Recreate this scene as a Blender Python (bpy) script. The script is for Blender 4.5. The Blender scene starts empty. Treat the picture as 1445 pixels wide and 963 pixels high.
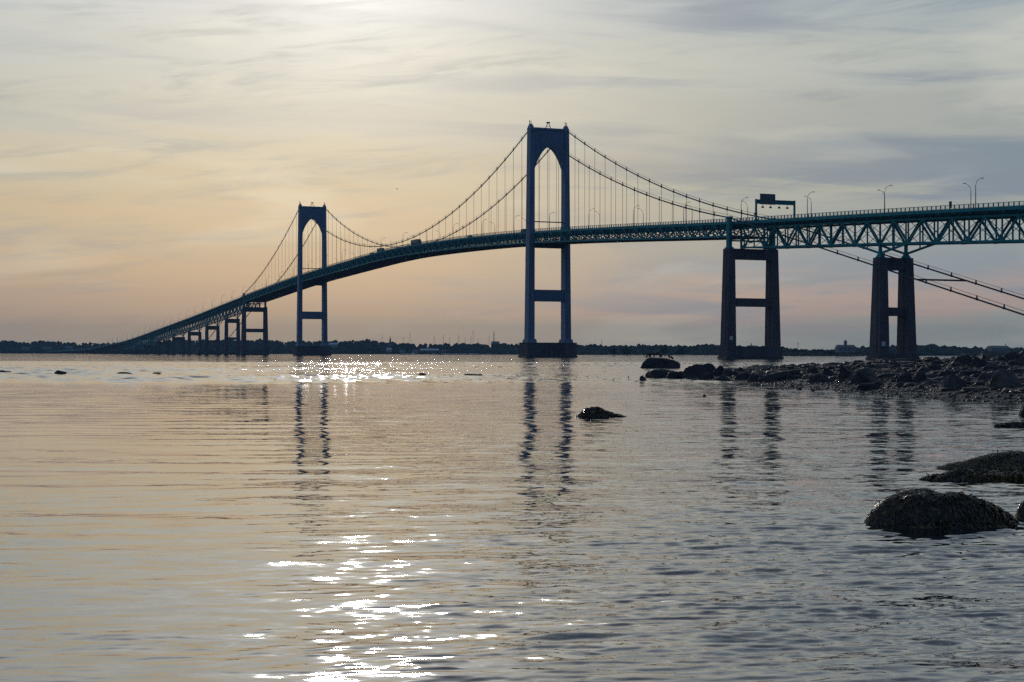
import bpy, bmesh, math, random
import numpy as np
from mathutils import Vector, Matrix, noise

# ------------------------------------------------------------------ camera
sc = bpy.context.scene
COL = sc.collection
F = 2216.0; CAMH = 2.3; HZ = 498.6; ROLL = 0.0018
cd = bpy.data.cameras.new('camera'); cam = bpy.data.objects.new('camera', cd); COL.objects.link(cam)
cd.sensor_width = 36.0; cd.sensor_fit = 'HORIZONTAL'; cd.lens = 36.0 * F / 1445.0
cd.shift_y = (HZ - 481.5) / 1445.0
cd.clip_start = 0.2; cd.clip_end = 60000
cam.matrix_world = Matrix.Translation((0, 0, CAMH)) @ Matrix.Rotation(math.radians(90), 4, 'X') @ Matrix.Rotation(ROLL, 4, 'Z')
sc.camera = cam

# ------------------------------------------------------------------ light and exposure
SUN_AZ = math.radians(-5.6); SUN_EL = math.radians(14.9)
SD = Vector((math.sin(SUN_AZ) * math.cos(SUN_EL), math.cos(SUN_AZ) * math.cos(SUN_EL), math.sin(SUN_EL)))
sl = bpy.data.lights.new('sun', 'SUN'); sl.energy = 0.5; sl.angle = math.radians(1.8); sl.color = (1.0, 0.93, 0.82)
so = bpy.data.objects.new('sun', sl); COL.objects.link(so)
so.rotation_euler = (-SD).to_track_quat('-Z', 'Y').to_euler()
vs = sc.view_settings; vs.view_transform = 'Standard'; vs.look = 'None'; vs.exposure = 0.04; vs.gamma = 1; vs.use_curve_mapping = False
sc.cycles.use_denoising = False
sc.cycles.max_bounces = 5; sc.cycles.volume_bounces = 0
sc.cycles.caustics_reflective = False; sc.cycles.caustics_refractive = False
sc.cycles.sample_clamp_indirect = 4.0
sc.cycles.blur_glossy = 0.0


def lin(c):
    return tuple(((v / 255.0) / 12.92 if v / 255.0 <= 0.04045 else ((v / 255.0 + 0.055) / 1.055) ** 2.4) for v in c) + (1.0,)


class NT:
    """small helper round a node tree"""
    def __init__(s, tree):
        s.t = tree; s.n = tree.nodes; s.l = tree.links
    def new(s, typ, **kw):
        n = s.n.new(typ)
        for k, v in kw.items():
            setattr(n, k, v)
        return n
    def put(s, sock, v):
        if v is None: return
        if isinstance(v, (int, float, tuple, list)): sock.default_value = v
        else: s.l.new(v, sock)
    def math(s, op, a, b=None, c=None, clamp=False):
        n = s.new('ShaderNodeMath', operation=op, use_clamp=clamp)
        s.put(n.inputs[0], a); s.put(n.inputs[1], b); s.put(n.inputs[2], c)
        return n.outputs[0]
    def vmath(s, op, a, b=None):
        n = s.new('ShaderNodeVectorMath', operation=op)
        s.put(n.inputs[0], a); s.put(n.inputs[1], b)
        return n.outputs['Value'] if op in ('DOT_PRODUCT', 'LENGTH') else n.outputs[0]
    def noise(s, vec, scale, detail=3, rough=0.5, dist=0.0):
        n = s.new('ShaderNodeTexNoise'); s.put(n.inputs['Vector'], vec)
        n.inputs['Scale'].default_value = scale; n.inputs['Detail'].default_value = detail
        n.inputs['Roughness'].default_value = rough; n.inputs['Distortion'].default_value = dist
        return n.outputs['Fac'], n.outputs['Color']
    def ramp(s, fac, stops, interp='EASE'):
        n = s.new('ShaderNodeValToRGB'); s.put(n.inputs[0], fac); cr = n.color_ramp; cr.interpolation = interp
        while len(cr.elements) > 1: cr.elements.remove(cr.elements[-1])
        cr.elements[0].position = stops[0][0]; cr.elements[0].color = stops[0][1]
        for p, c in stops[1:]:
            e = cr.elements.new(p); e.color = c
        return n.outputs[0]
    def mix(s, fac, a, b, blend='MIX'):
        n = s.new('ShaderNodeMix', data_type='RGBA', blend_type=blend)
        s.put(n.inputs[0], fac); s.put(n.inputs[6], a); s.put(n.inputs[7], b)
        return n.outputs[2]
    def mapr(s, v, a, b, c=0.0, d=1.0, kind='SMOOTHSTEP'):
        n = s.new('ShaderNodeMapRange', interpolation_type=kind)
        s.put(n.inputs[0], v)
        for i, q in enumerate((a, b, c, d)): n.inputs[1 + i].default_value = q
        return n.outputs[0]
    def comb(s, x, y, z):
        n = s.new('ShaderNodeCombineXYZ')
        for i, q in enumerate((x, y, z)): s.put(n.inputs[i], q)
        return n.outputs[0]
    def scale(s, v, xyz):
        return s.vmath('MULTIPLY', v, xyz)


# ------------------------------------------------------------------ world: thin cirrus veil over a Nishita sky
world = bpy.data.worlds.new('World'); sc.world = world; world.use_nodes = True
w = NT(world.node_tree); w.n.clear()
tc = w.new('ShaderNodeTexCoord'); D = w.vmath('NORMALIZE', tc.outputs['Generated'])
sep = w.new('ShaderNodeSeparateXYZ'); w.l.new(D, sep.inputs[0])
dx, dy, dz = sep.outputs
sky = w.new('ShaderNodeTexSky', sky_type='NISHITA'); sky.sun_disc = False
sky.sun_elevation = SUN_EL; sky.sun_rotation = SUN_AZ; sky.air_density = 1.2; sky.dust_density = 2.0; sky.altitude = 0
# cloud streaks: long horizontal wisps
sv = w.comb(w.math('MULTIPLY', dx, 2.2), w.math('MULTIPLY', dy, 2.2), w.math('MULTIPLY', w.math('ADD', dz, w.math('MULTIPLY', dx, 0.05)), 26.0))
n1, _ = w.noise(sv, 1.6, 5, 0.55, 0.5)
sv2 = w.comb(w.math('MULTIPLY', dx, 7.0), w.math('MULTIPLY', dy, 7.0), w.math('MULTIPLY', w.math('SUBTRACT', dz, w.math('MULTIPLY', dx, 0.10)), 70.0))
n2, _ = w.noise(sv2, 1.5, 9, 0.66, 0.5)
sv3 = w.comb(w.math('MULTIPLY', dx, 3.0), w.math('MULTIPLY', dy, 3.0), w.math('MULTIPLY', dz, 14.0))
n3, _ = w.noise(sv3, 1.9, 3, 0.5, 0.8)
zw = w.math('ADD', dz, w.math('MULTIPLY', w.math('SUBTRACT', n1, 0.5), 0.075))
zw = w.math('ADD', zw, w.math('MULTIPLY', w.math('SUBTRACT', n2, 0.5), 0.022))
t = w.math('MULTIPLY', zw, 2.0, clamp=True)
left = [(0.0, (156, 150, 142)), (0.026, (158, 150, 139)), (0.062, (166, 149, 136)), (0.116, (178, 159, 137)), (0.16, (184, 168, 144)), (0.225, (184, 177, 158)),
        (0.30, (182, 184, 176)), (0.37, (184, 190, 188)), (0.435, (190, 197, 199)), (0.55, (184, 191, 196)), (0.75, (126, 137, 150)), (1.0, (78, 91, 108))]
right = [(0.0, (146, 155, 152)), (0.026, (136, 150, 151)), (0.062, (168, 152, 149)), (0.10, (126, 144, 159)), (0.15, (136, 150, 157)), (0.20, (152, 161, 157)), (0.225, (114, 133, 150)),
         (0.28, (157, 164, 163)), (0.36, (173, 180, 176)), (0.435, (150, 165, 174)), (0.55, (146, 159, 167)), (0.75, (106, 120, 135)), (1.0, (74, 88, 106))]
cl = w.ramp(t, [(p, lin(c)) for p, c in left]); cr_ = w.ramp(t, [(p, lin(c)) for p, c in right])
azf = w.mapr(w.math('ADD', dx, w.math('MULTIPLY', w.math('SUBTRACT', n3, 0.5), 0.22)), -0.14, 0.20)
base = w.mix(azf, cl, cr_)
# darker blue-grey wisps and paler ones
wis = w.math('MULTIPLY', w.mapr(n2, 0.46, 0.70, 0.0, 1.0), w.mapr(n3, 0.36, 0.60, 0.15, 1.6))
base = w.mix(w.math('MULTIPLY', wis, 0.34), base, lin((114, 132, 146)))
big = w.mapr(n1, 0.50, 0.68, 0.0, 1.0)
base = w.mix(w.math('MULTIPLY', w.math('MULTIPLY', big, w.math('ADD', azf, 0.35)), 0.55), base, lin((112, 130, 152)))
pal = w.mapr(n3, 0.5, 0.75, 0.0, 1.0)
base = w.mix(w.math('MULTIPLY', pal, 0.30), base, lin((222, 220, 206)))
# away from the sun the veil is thin and bluish, and darker
sunh = Vector((SD.x, SD.y, 0)).normalized()
ca = w.vmath('DOT_PRODUCT', D, (sunh.x, sunh.y, 0.0))
back = w.mapr(ca, 0.80, -0.5, 0.0, 1.0)
base = w.mix(back, base, w.mix(w.mapr(dz, 0.0, 0.8), lin((84, 102, 132)), lin((70, 92, 128))))
# the veiled sun's glow
ang = w.vmath('DOT_PRODUCT', D, tuple(SD))
om = w.math('SUBTRACT', 1.0, ang)                          # about half the squared angle
def halo(deg, k): return w.math('MULTIPLY', w.math('EXPONENT', w.math('MULTIPLY', om, -2.0 / math.radians(deg) ** 2)), k)
glow = w.math('ADD', w.math('ADD', halo(1.2, 5.0), halo(4.4, 0.26)), halo(9.0, 0.05))
glow = w.math('MULTIPLY', glow, w.mapr(n2, 0.2, 0.8, 1.1, 0.8))
gc = w.vmath('SCALE', (0.97, 0.99, 1.0)); gn = gc.node; w.l.new(glow, gn.inputs['Scale'])
veil = w.vmath('ADD', base, gc)
b1 = w.new('ShaderNodeBackground'); w.put(b1.inputs[0], veil); b1.inputs[1].default_value = 1.0
b2 = w.new('ShaderNodeBackground'); w.l.new(sky.outputs[0], b2.inputs[0]); b2.inputs[1].default_value = 0.08
ms = w.new('ShaderNodeMixShader'); ms.inputs[0].default_value = 0.94
w.l.new(b2.outputs[0], ms.inputs[1]); w.l.new(b1.outputs[0], ms.inputs[2])
wo = w.new('ShaderNodeOutputWorld'); w.l.new(ms.outputs[0], wo.inputs[0])

# ------------------------------------------------------------------ helpers
def mat(name, col, rough=0.6, metal=0.0, var=0.25, nscale=3.0, bump=0.0, bscale=8.0, spec=0.5, col2=None, stretch=(1, 1, 1), seams=0.0):
    m = bpy.data.materials.new(name); m.use_nodes = True
    q = NT(m.node_tree); p = q.n['Principled BSDF']
    tc = q.new('ShaderNodeTexCoord'); v = q.scale(tc.outputs['Object'], stretch)
    f1, _ = q.noise(v, nscale, 5, 0.6)
    c2 = col2 or tuple(c * (1 - var) for c in col)
    c1 = tuple(min(1, c * (1 + var)) for c in col) if col2 is None else col
    c = q.mix(q.mapr(f1, 0.3, 0.7), tuple(c2) + (1,), tuple(c1) + (1,))
    if seams:                                   # plate joints or pour lines, and runs of grime below them
        sx = q.new('ShaderNodeSeparateXYZ'); q.l.new(tc.outputs['Object'], sx.inputs[0])
        fr = q.math('FRACT', q.math('DIVIDE', sx.outputs[2], seams))
        f4, _ = q.noise(q.scale(tc.outputs['Object'], (1.6, 1.6, .05)), 1.0, 4, .6)
        c = q.mix(q.math('MULTIPLY', q.mapr(f4, .45, .75), .55), c, tuple(x * .45 for x in col) + (1,))
        c = q.mix(q.math('MULTIPLY', q.math('LESS_THAN', fr, .3 / seams), .35), c, tuple(x * .3 for x in col) + (1,))
    q.put(p.inputs['Base Color'], c); p.inputs['Roughness'].default_value = rough; p.inputs['Metallic'].default_value = metal
    p.inputs['Specular IOR Level'].default_value = spec
    if bump:
        f2, _ = q.noise(v, bscale, 6, 0.65)
        b = q.new('ShaderNodeBump'); b.inputs['Strength'].default_value = 1.0; b.inputs['Distance'].default_value = bump
        q.l.new(f2, b.inputs['Height']); q.l.new(b.outputs[0], p.inputs['Normal'])
    return m

M = {}
M['teal'] = mat('teal_steel', (0.018, 0.34, 0.37), 0.6, 0, 0.3, 0.35, col2=(0.012, 0.20, 0.23), spec=.08)
M['tower'] = mat('tower_steel', (0.16, 0.25, 0.37), 0.6, 0, 0.15, 0.5, stretch=(1, 1, .15), spec=.15, seams=7.5)
M['cable'] = mat('cable_steel', (0.018, 0.07, 0.085), 0.6, spec=.15)
M['brown'] = mat('brown_primer_steel', (0.06, 0.035, 0.035), 0.8, 0, .3, .4, spec=.05)
M['concrete'] = mat('pier_concrete', (0.155, 0.145, 0.16), 0.9, 0, 0.25, 0.35, 0.03, 2.0, col2=(0.10, 0.09, 0.10), stretch=(1, 1, .25), spec=.15, seams=4.2)
M['wetcon'] = mat('wet_dark_concrete', (0.045, 0.048, 0.05), 0.6, 0, 0.4, 0.6, 0.03, 2.0)
M['asphalt'] = mat('asphalt', (0.05, 0.05, 0.052), 0.95, spec=.05)
M['galv'] = mat('galvanised_steel', (0.10, 0.13, 0.14), 0.6, spec=.2)
M['white'] = mat('white_paint', (0.75, 0.75, 0.75), 0.6)
M['darkpanel'] = mat('dark_sign_panel', (0.05, 0.08, 0.09), 0.5)
M['leaf'] = mat('far_foliage', (0.035, 0.05, 0.035), 0.95, 0, .4, 0.04, spec=.05)
M['soil'] = mat('shore_soil', (0.035, 0.045, 0.035), 0.95, 0, .3, .02, spec=.05)
M['wall'] = mat('pale_house_wall', (0.42, 0.42, 0.40), 0.8)
M['wall2'] = mat('grey_house_wall', (0.22, 0.22, 0.22), 0.8)
M['roof'] = mat('grey_roof', (0.16, 0.165, 0.18), 0.6)
M['roofpale'] = mat('pale_metal_roof', (0.6, 0.62, 0.64), 0.35)
M['bark'] = mat('bark', (0.06, 0.05, 0.04), 0.9)
M['hull'] = mat('boat_hull', (0.5, 0.5, 0.5), 0.4)
M['rubber'] = mat('tyre_rubber', (0.03, 0.03, 0.03), 0.8)
M['glass'] = mat('dark_vehicle_glass', (0.02, 0.03, 0.035), 0.1)
M['carpaint'] = mat('dark_vehicle_paint', (0.05, 0.07, 0.08), 0.35)
M['trailer'] = mat('trailer_panel', (0.13, 0.16, 0.18), 0.5)
M['feather'] = mat('black_plumage', (0.015, 0.015, 0.018), 0.6)
M['beak'] = mat('beak', (0.12, 0.09, 0.04), 0.5)


def rock_material(name, ca, cb, rough=0.45, scale=1.2, bump=0.05):
    m = bpy.data.materials.new(name); m.use_nodes = True
    q = NT(m.node_tree); p = q.n['Principled BSDF']
    geo = q.new('ShaderNodeNewGeometry'); pos = geo.outputs['Position']
    f1, _ = q.noise(pos, scale, 8, 0.65); f2, _ = q.noise(q.scale(pos, (1, 1, 4)), scale * 2.5, 6, 0.7, 0.6)
    f3, _ = q.noise(pos, scale * 9, 4, 0.6)
    c = q.mix(q.mapr(f1, 0.38, 0.66), ca + (1,), cb + (1,))
    c = q.mix(q.math('MULTIPLY', q.mapr(f3, 0.55, 0.7), 0.5), c, tuple(x * .45 for x in ca) + (1,))
    q.put(p.inputs['Base Color'], c)
    q.put(p.inputs['Roughness'], q.mapr(f1, 0.3, 0.7, rough - .12, rough + .25))
    p.inputs['Specular IOR Level'].default_value = .32
    h = q.math('ADD', q.math('MULTIPLY', f2, 1.0), q.math('MULTIPLY', f3, 0.35))
    b = q.new('ShaderNodeBump'); b.inputs['Strength'].default_value = 1.0; b.inputs['Distance'].default_value = bump
    q.l.new(h, b.inputs['Height']); q.l.new(b.outputs[0], p.inputs['Normal'])
    return m

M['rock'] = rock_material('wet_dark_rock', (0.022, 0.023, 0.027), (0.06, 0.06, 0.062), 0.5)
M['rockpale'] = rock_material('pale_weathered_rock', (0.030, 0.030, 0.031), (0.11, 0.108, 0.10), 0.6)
M['beach'] = rock_material('cobble_bed', (0.025, 0.025, 0.028), (0.06, 0.06, 0.06), 0.6, 2.5, .06)
M['pebble'] = rock_material('wet_pebble', (0.03, 0.03, 0.034), (0.14, 0.14, 0.145), 0.42, 1.7, .01)
M['weedrock'] = rock_material('weedy_rock', (0.012, 0.012, 0.010), (0.035, 0.032, 0.022), 0.4, 4, .02)


def weed_material(nm, k):
    m = bpy.data.materials.new(nm); m.use_nodes = True
    q = NT(m.node_tree); p = q.n['Principled BSDF']
    geo = q.new('ShaderNodeNewGeometry')
    c = q.ramp(geo.outputs['Random Per Island'], [(0, (0.006, 0.005, 0.002, 1)), (k[0], (0.012, 0.010, 0.004, 1)), (k[1], (0.06, 0.045, 0.012, 1)), (1, (0.20, 0.14, 0.03, 1))], 'LINEAR')
    q.put(p.inputs['Base Color'], c); p.inputs['Roughness'].default_value = 0.22
    return m
M['weed'] = weed_material('bladderwrack', (0.5, 0.80)); M['goldweed'] = weed_material('golden_bladderwrack', (0.08, 0.42))


class MB:
    def __init__(s): s.v = []; s.f = []
    def box(s, c, d, M3=None):
        i = len(s.v); cx, cy, cz = c; a, b, h = d[0] / 2, d[1] / 2, d[2] / 2
        for x, y, z in ((-a, -b, -h), (a, -b, -h), (a, b, -h), (-a, b, -h), (-a, -b, h), (a, -b, h), (a, b, h), (-a, b, h)):
            if M3 is not None:
                q = M3 @ Vector((x, y, z)); x, y, z = q
            s.v.append((cx + x, cy + y, cz + z))
        s.f += [(i, i + 3, i + 2, i + 1), (i + 4, i + 5, i + 6, i + 7), (i, i + 1, i + 5, i + 4), (i + 1, i + 2, i + 6, i + 5), (i + 2, i + 3, i + 7, i + 6), (i + 3, i, i + 4, i + 7)]
    def frus(s, c0, d0, c1, d1):
        """box tapering from rectangle d0 at c0 (bottom) to d1 at c1 (top)"""
        i = len(s.v)
        for c, d in ((c0, d0), (c1, d1)):
            for sx, sy in ((-1, -1), (1, -1), (1, 1), (-1, 1)):
                s.v.append((c[0] + sx * d[0] / 2, c[1] + sy * d[1] / 2, c[2]))
        s.f += [(i, i + 3, i + 2, i + 1), (i + 4, i + 5, i + 6, i + 7), (i, i + 1, i + 5, i + 4), (i + 1, i + 2, i + 6, i + 5), (i + 2, i + 3, i + 7, i + 6), (i + 3, i, i + 4, i + 7)]
    def strut(s, a, b, wd, ht):
        m = strut_matrix(a, b, wd, ht); i = len(s.v)
        for q in UNIT: s.v.append(tuple(m @ Vector(q)))
        s.f += [(i, i + 3, i + 2, i + 1), (i + 4, i + 5, i + 6, i + 7), (i, i + 1, i + 5, i + 4), (i + 1, i + 2, i + 6, i + 5), (i + 2, i + 3, i + 7, i + 6), (i + 3, i, i + 4, i + 7)]
    def tube(s, pts, r, n=8, cap=True):
        i0 = len(s.v); P = [Vector(p) for p in pts]; R = r if isinstance(r, (list, tuple)) else [r] * len(P)
        for k, p in enumerate(P):
            t = (P[min(k + 1, len(P) - 1)] - P[max(k - 1, 0)]).normalized()
            up = Vector((0, 0, 1)) if abs(t.z) < .95 else Vector((0, 1, 0))
            a = t.cross(up).normalized(); b = a.cross(t)
            for j in range(n):
                th = 2 * math.pi * j / n; s.v.append(tuple(p + (a * math.cos(th) + b * math.sin(th)) * R[k]))
        for k in range(len(P) - 1):
            for j in range(n):
                a = i0 + k * n + j; b = i0 + k * n + (j + 1) % n
                s.f.append((a, b, b + n, a + n))
        if cap:
            s.f.append(tuple(i0 + j for j in range(n))[::-1]); s.f.append(tuple(i0 + (len(P) - 1) * n + j for j in range(n)))
    def sweep(s, pts, wd, ht):
        """rectangular section swept along pts (vertical section plane)"""
        i0 = len(s.v)
        P = [Vector(p) for p in pts]
        for k, p in enumerate(P):
            t = (P[min(k + 1, len(P) - 1)] - P[max(k - 1, 0)]); sd = Vector((-t.y, t.x, 0)).normalized() * wd / 2
            for q in (-sd, sd): s.v.append((p.x + q.x, p.y + q.y, p.z - ht / 2))
            for q in (sd, -sd): s.v.append((p.x + q.x, p.y + q.y, p.z + ht / 2))
        for k in range(len(P) - 1):
            for j in range(4):
                a = i0 + k * 4 + j; b = i0 + k * 4 + (j + 1) % 4
                s.f.append((a, b, b + 4, a + 4))
        s.f.append((i0 + 3, i0 + 2, i0 + 1, i0)); e = i0 + (len(P) - 1) * 4; s.f.append((e, e + 1, e + 2, e + 3))
    def mesh(s, name, m, smooth=False):
        me = bpy.data.meshes.new(name); me.from_pydata(s.v, [], s.f); me.materials.append(M[m]); me.update()
        if smooth: me.shade_smooth()
        return me
    def build(s, name, m, parent=None, smooth=False, loc=None, rz=None, **props):
        o = bpy.data.objects.new(name, s.mesh(name, m, smooth)); COL.objects.link(o)
        if parent: o.parent = parent
        if loc: o.location = loc
        if rz is not None: o.rotation_euler = (0, 0, rz)
        for k, v in props.items(): o[k] = v
        return o

UNIT = [(-.5, -.5, 0), (.5, -.5, 0), (.5, .5, 0), (-.5, .5, 0), (-.5, -.5, 1), (.5, -.5, 1), (.5, .5, 1), (-.5, .5, 1)]
def strut_matrix(a, b, wd, ht):
    a = Vector(a); b = Vector(b); d = b - a; L = d.length; t = d / L
    up = Vector((0, 0, 1)) if abs(t.z) < .97 else Vector((1, 0, 0))
    x = t.cross(up).normalized(); y = x.cross(t).normalized() * -1
    y = t.cross(x)
    m = Matrix((x * wd, y * ht, t * L)).transposed().to_4x4(); m.translation = a
    return m
_ub = {}
def ubox(m, nm):
    if (m, nm) not in _ub:
        me = bpy.data.meshes.new(nm)
        me.from_pydata(UNIT, [], [(0, 3, 2, 1), (4, 5, 6, 7), (0, 1, 5, 4), (1, 2, 6, 5), (2, 3, 7, 6), (3, 0, 4, 7)]); me.materials.append(M[m])
        _ub[(m, nm)] = me
    return _ub[(m, nm)]
def member(name, a, b, wd, ht, m, parent, **props):
    """one steel member as an object of its own, sharing a unit bar mesh"""
    o = bpy.data.objects.new(name, ubox(m, name)); COL.objects.link(o); o.parent = parent
    o.matrix_local = strut_matrix(a, b, wd, ht)
    for k, v in props.items(): o[k] = v
    return o
def tag(o, label=None, cat=None, group=None, kind=None):
    if label: o['label'] = label
    if cat: o['category'] = cat
    if group: o['group'] = group
    if kind: o['kind'] = kind
    return o
def empty(name, loc=(0, 0, 0), rz=0.0):
    o = bpy.data.objects.new(name, None); COL.objects.link(o); o.location = loc; o.rotation_euler = (0, 0, rz); o.empty_display_size = 1
    return o
def copy_tree(o, parent=None):
    c = o.copy(); COL.objects.link(c)
    if parent: c.parent = parent
    for ch in list(o.children): copy_tree(ch, c)
    return c
def hz(px): return HZ + ROLL * (px - 722.5)
def at(px, py, z=0.0):
    """point on the level z seen at a pixel of the photograph (to lay the place out)"""
    y = F * (CAMH - z) / (py - hz(px)); return Vector(((px - 722.5) / F * y, y, z))

# ------------------------------------------------------------------ water
WPATCH = (118.0, 150.0, 330.0, 420.0)
def water_material():
    m = bpy.data.materials.new('sea_water'); m.use_nodes = True
    q = NT(m.node_tree); p = q.n['Principled BSDF']
    geo = q.new('ShaderNodeNewGeometry'); pos = geo.outputs['Position']; N = geo.outputs['Normal']
    sp = q.new('ShaderNodeSeparateXYZ'); q.l.new(pos, sp.inputs[0]); X, Y, Z = sp.outputs
    def slopes(sc_, stretch, seed, detail=2):
        v = q.vmath('ADD', q.scale(pos, stretch), (seed, seed * 1.7, seed * .3))
        _, c = q.noise(v, sc_, detail, 0.55, 0.25)
        return q.vmath('SUBTRACT', c, (0.5, 0.5, 0.5))
    # broad areas: glassy on the left and near, rippled towards the right, ruffled by wind far out
    patch, _ = q.noise(q.scale(pos, (0.35, 1.0, 1.0)), 0.06, 3, 0.55)
    r1 = q.math('MULTIPLY', q.mapr(Y, WPATCH[0], WPATCH[1]), q.mapr(Y, WPATCH[2], 900.0, 1.0, 0.5))
    wind = q.math('MULTIPLY', r1, q.mapr(patch, 0.30, 0.55, 0.55, 1.0))
    strk, _ = q.noise(q.scale(pos, (0.12, 1.0, 1.0)), 0.035, 3, 0.6)
    wind = q.math('MULTIPLY', wind, q.mapr(strk, 0.42, 0.56, 0.22, 1.0))
    ratio = q.math('DIVIDE', X, q.math('ADD', Y, 5.0))
    rip = q.math('MULTIPLY', q.mapr(ratio, -0.17, 0.14, 0.24, 1.05), q.mapr(patch, 0.35, 0.65, 0.5, 1.15))
    lane, _ = q.noise(q.scale(pos, (0.22, 1.0, 1.0)), 0.55, 4, 0.6, 0.4)
    rip = q.math('MULTIPLY', rip, q.mapr(lane, 0.36, 0.68, 0.25, 2.3))
    midf = q.mapr(Y, 12.0, 50.0, 0.7, 0.9)
    a = slopes(3.2, (0.45, 1.0, 1.0), 3.1); b = slopes(9.0, (0.5, 1.0, 1.0), 7.7); c = slopes(0.9, (0.35, 1.0, 1.0), 1.3); d = slopes(0.22, (0.30, 1.0, 1.0), 5.3, 3)
    def sc2(v, k):
        n = q.new('ShaderNodeVectorMath', operation='SCALE'); q.l.new(v, n.inputs[0]); q.put(n.inputs['Scale'], k); return n.outputs[0]
    rr = q.math('MULTIPLY', rip, midf)
    s = q.vmath('ADD', sc2(a, q.math('ADD', q.math('MULTIPLY', rr, 0.30), q.math('MULTIPLY', wind, 0.32))),
                       sc2(b, q.math('ADD', q.math('MULTIPLY', rr, 0.26), q.math('MULTIPLY', wind, 0.25))))
    s = q.vmath('ADD', s, sc2(c, q.math('ADD', q.math('MULTIPLY', rr, 0.11), q.math('MULTIPLY', wind, 0.30))))
    s = q.vmath('ADD', s, sc2(d, q.math('ADD', 0.03, q.math('MULTIPLY', wind, 0.20))))
    s = q.vmath('MULTIPLY', s, q.comb(q.math('ADD', q.mapr(Y, 14.0, 42.0, 2.0, 0.6), q.mapr(Y, 112.0, 150.0, 0.0, 1.0)), 1.0, 0.0))
    s = q.vmath('ADD', s, q.vmath('MULTIPLY', sc2(a, q.mapr(Y, 11.0, 34.0, 0.55, 0.0)), (1.0, 0.12, 0.0)))
    e2 = slopes(0.55, (0.8, 1.0, 1.0), 9.9); s = q.vmath('ADD', s, q.vmath('MULTIPLY', sc2(e2, 0.16), (1.0, 0.0, 0.0)))
    nn = q.vmath('NORMALIZE', q.vmath('ADD', N, s))
    q.l.new(nn, p.inputs['Normal'])
    p.inputs['Base Color'].default_value = (0.012, 0.020, 0.024, 1); p.inputs['Roughness'].default_value = 0.04; p.inputs['IOR'].default_value = 1.7
    gl = q.new('ShaderNodeBsdfGlossy'); gl.inputs['Color'].default_value = (0.92, 0.93, 0.94, 1); gl.inputs['Roughness'].default_value = 0.035; q.l.new(nn, gl.inputs['Normal'])
    mx = q.new('ShaderNodeMixShader'); mx.inputs[0].default_value = 0.20; q.l.new(p.outputs[0], mx.inputs[1]); q.l.new(gl.outputs[0], mx.inputs[2])
    q.l.new(mx.outputs[0], q.n['Material Output'].inputs['Surface'])
    return m
M['water'] = water_material()

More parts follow.
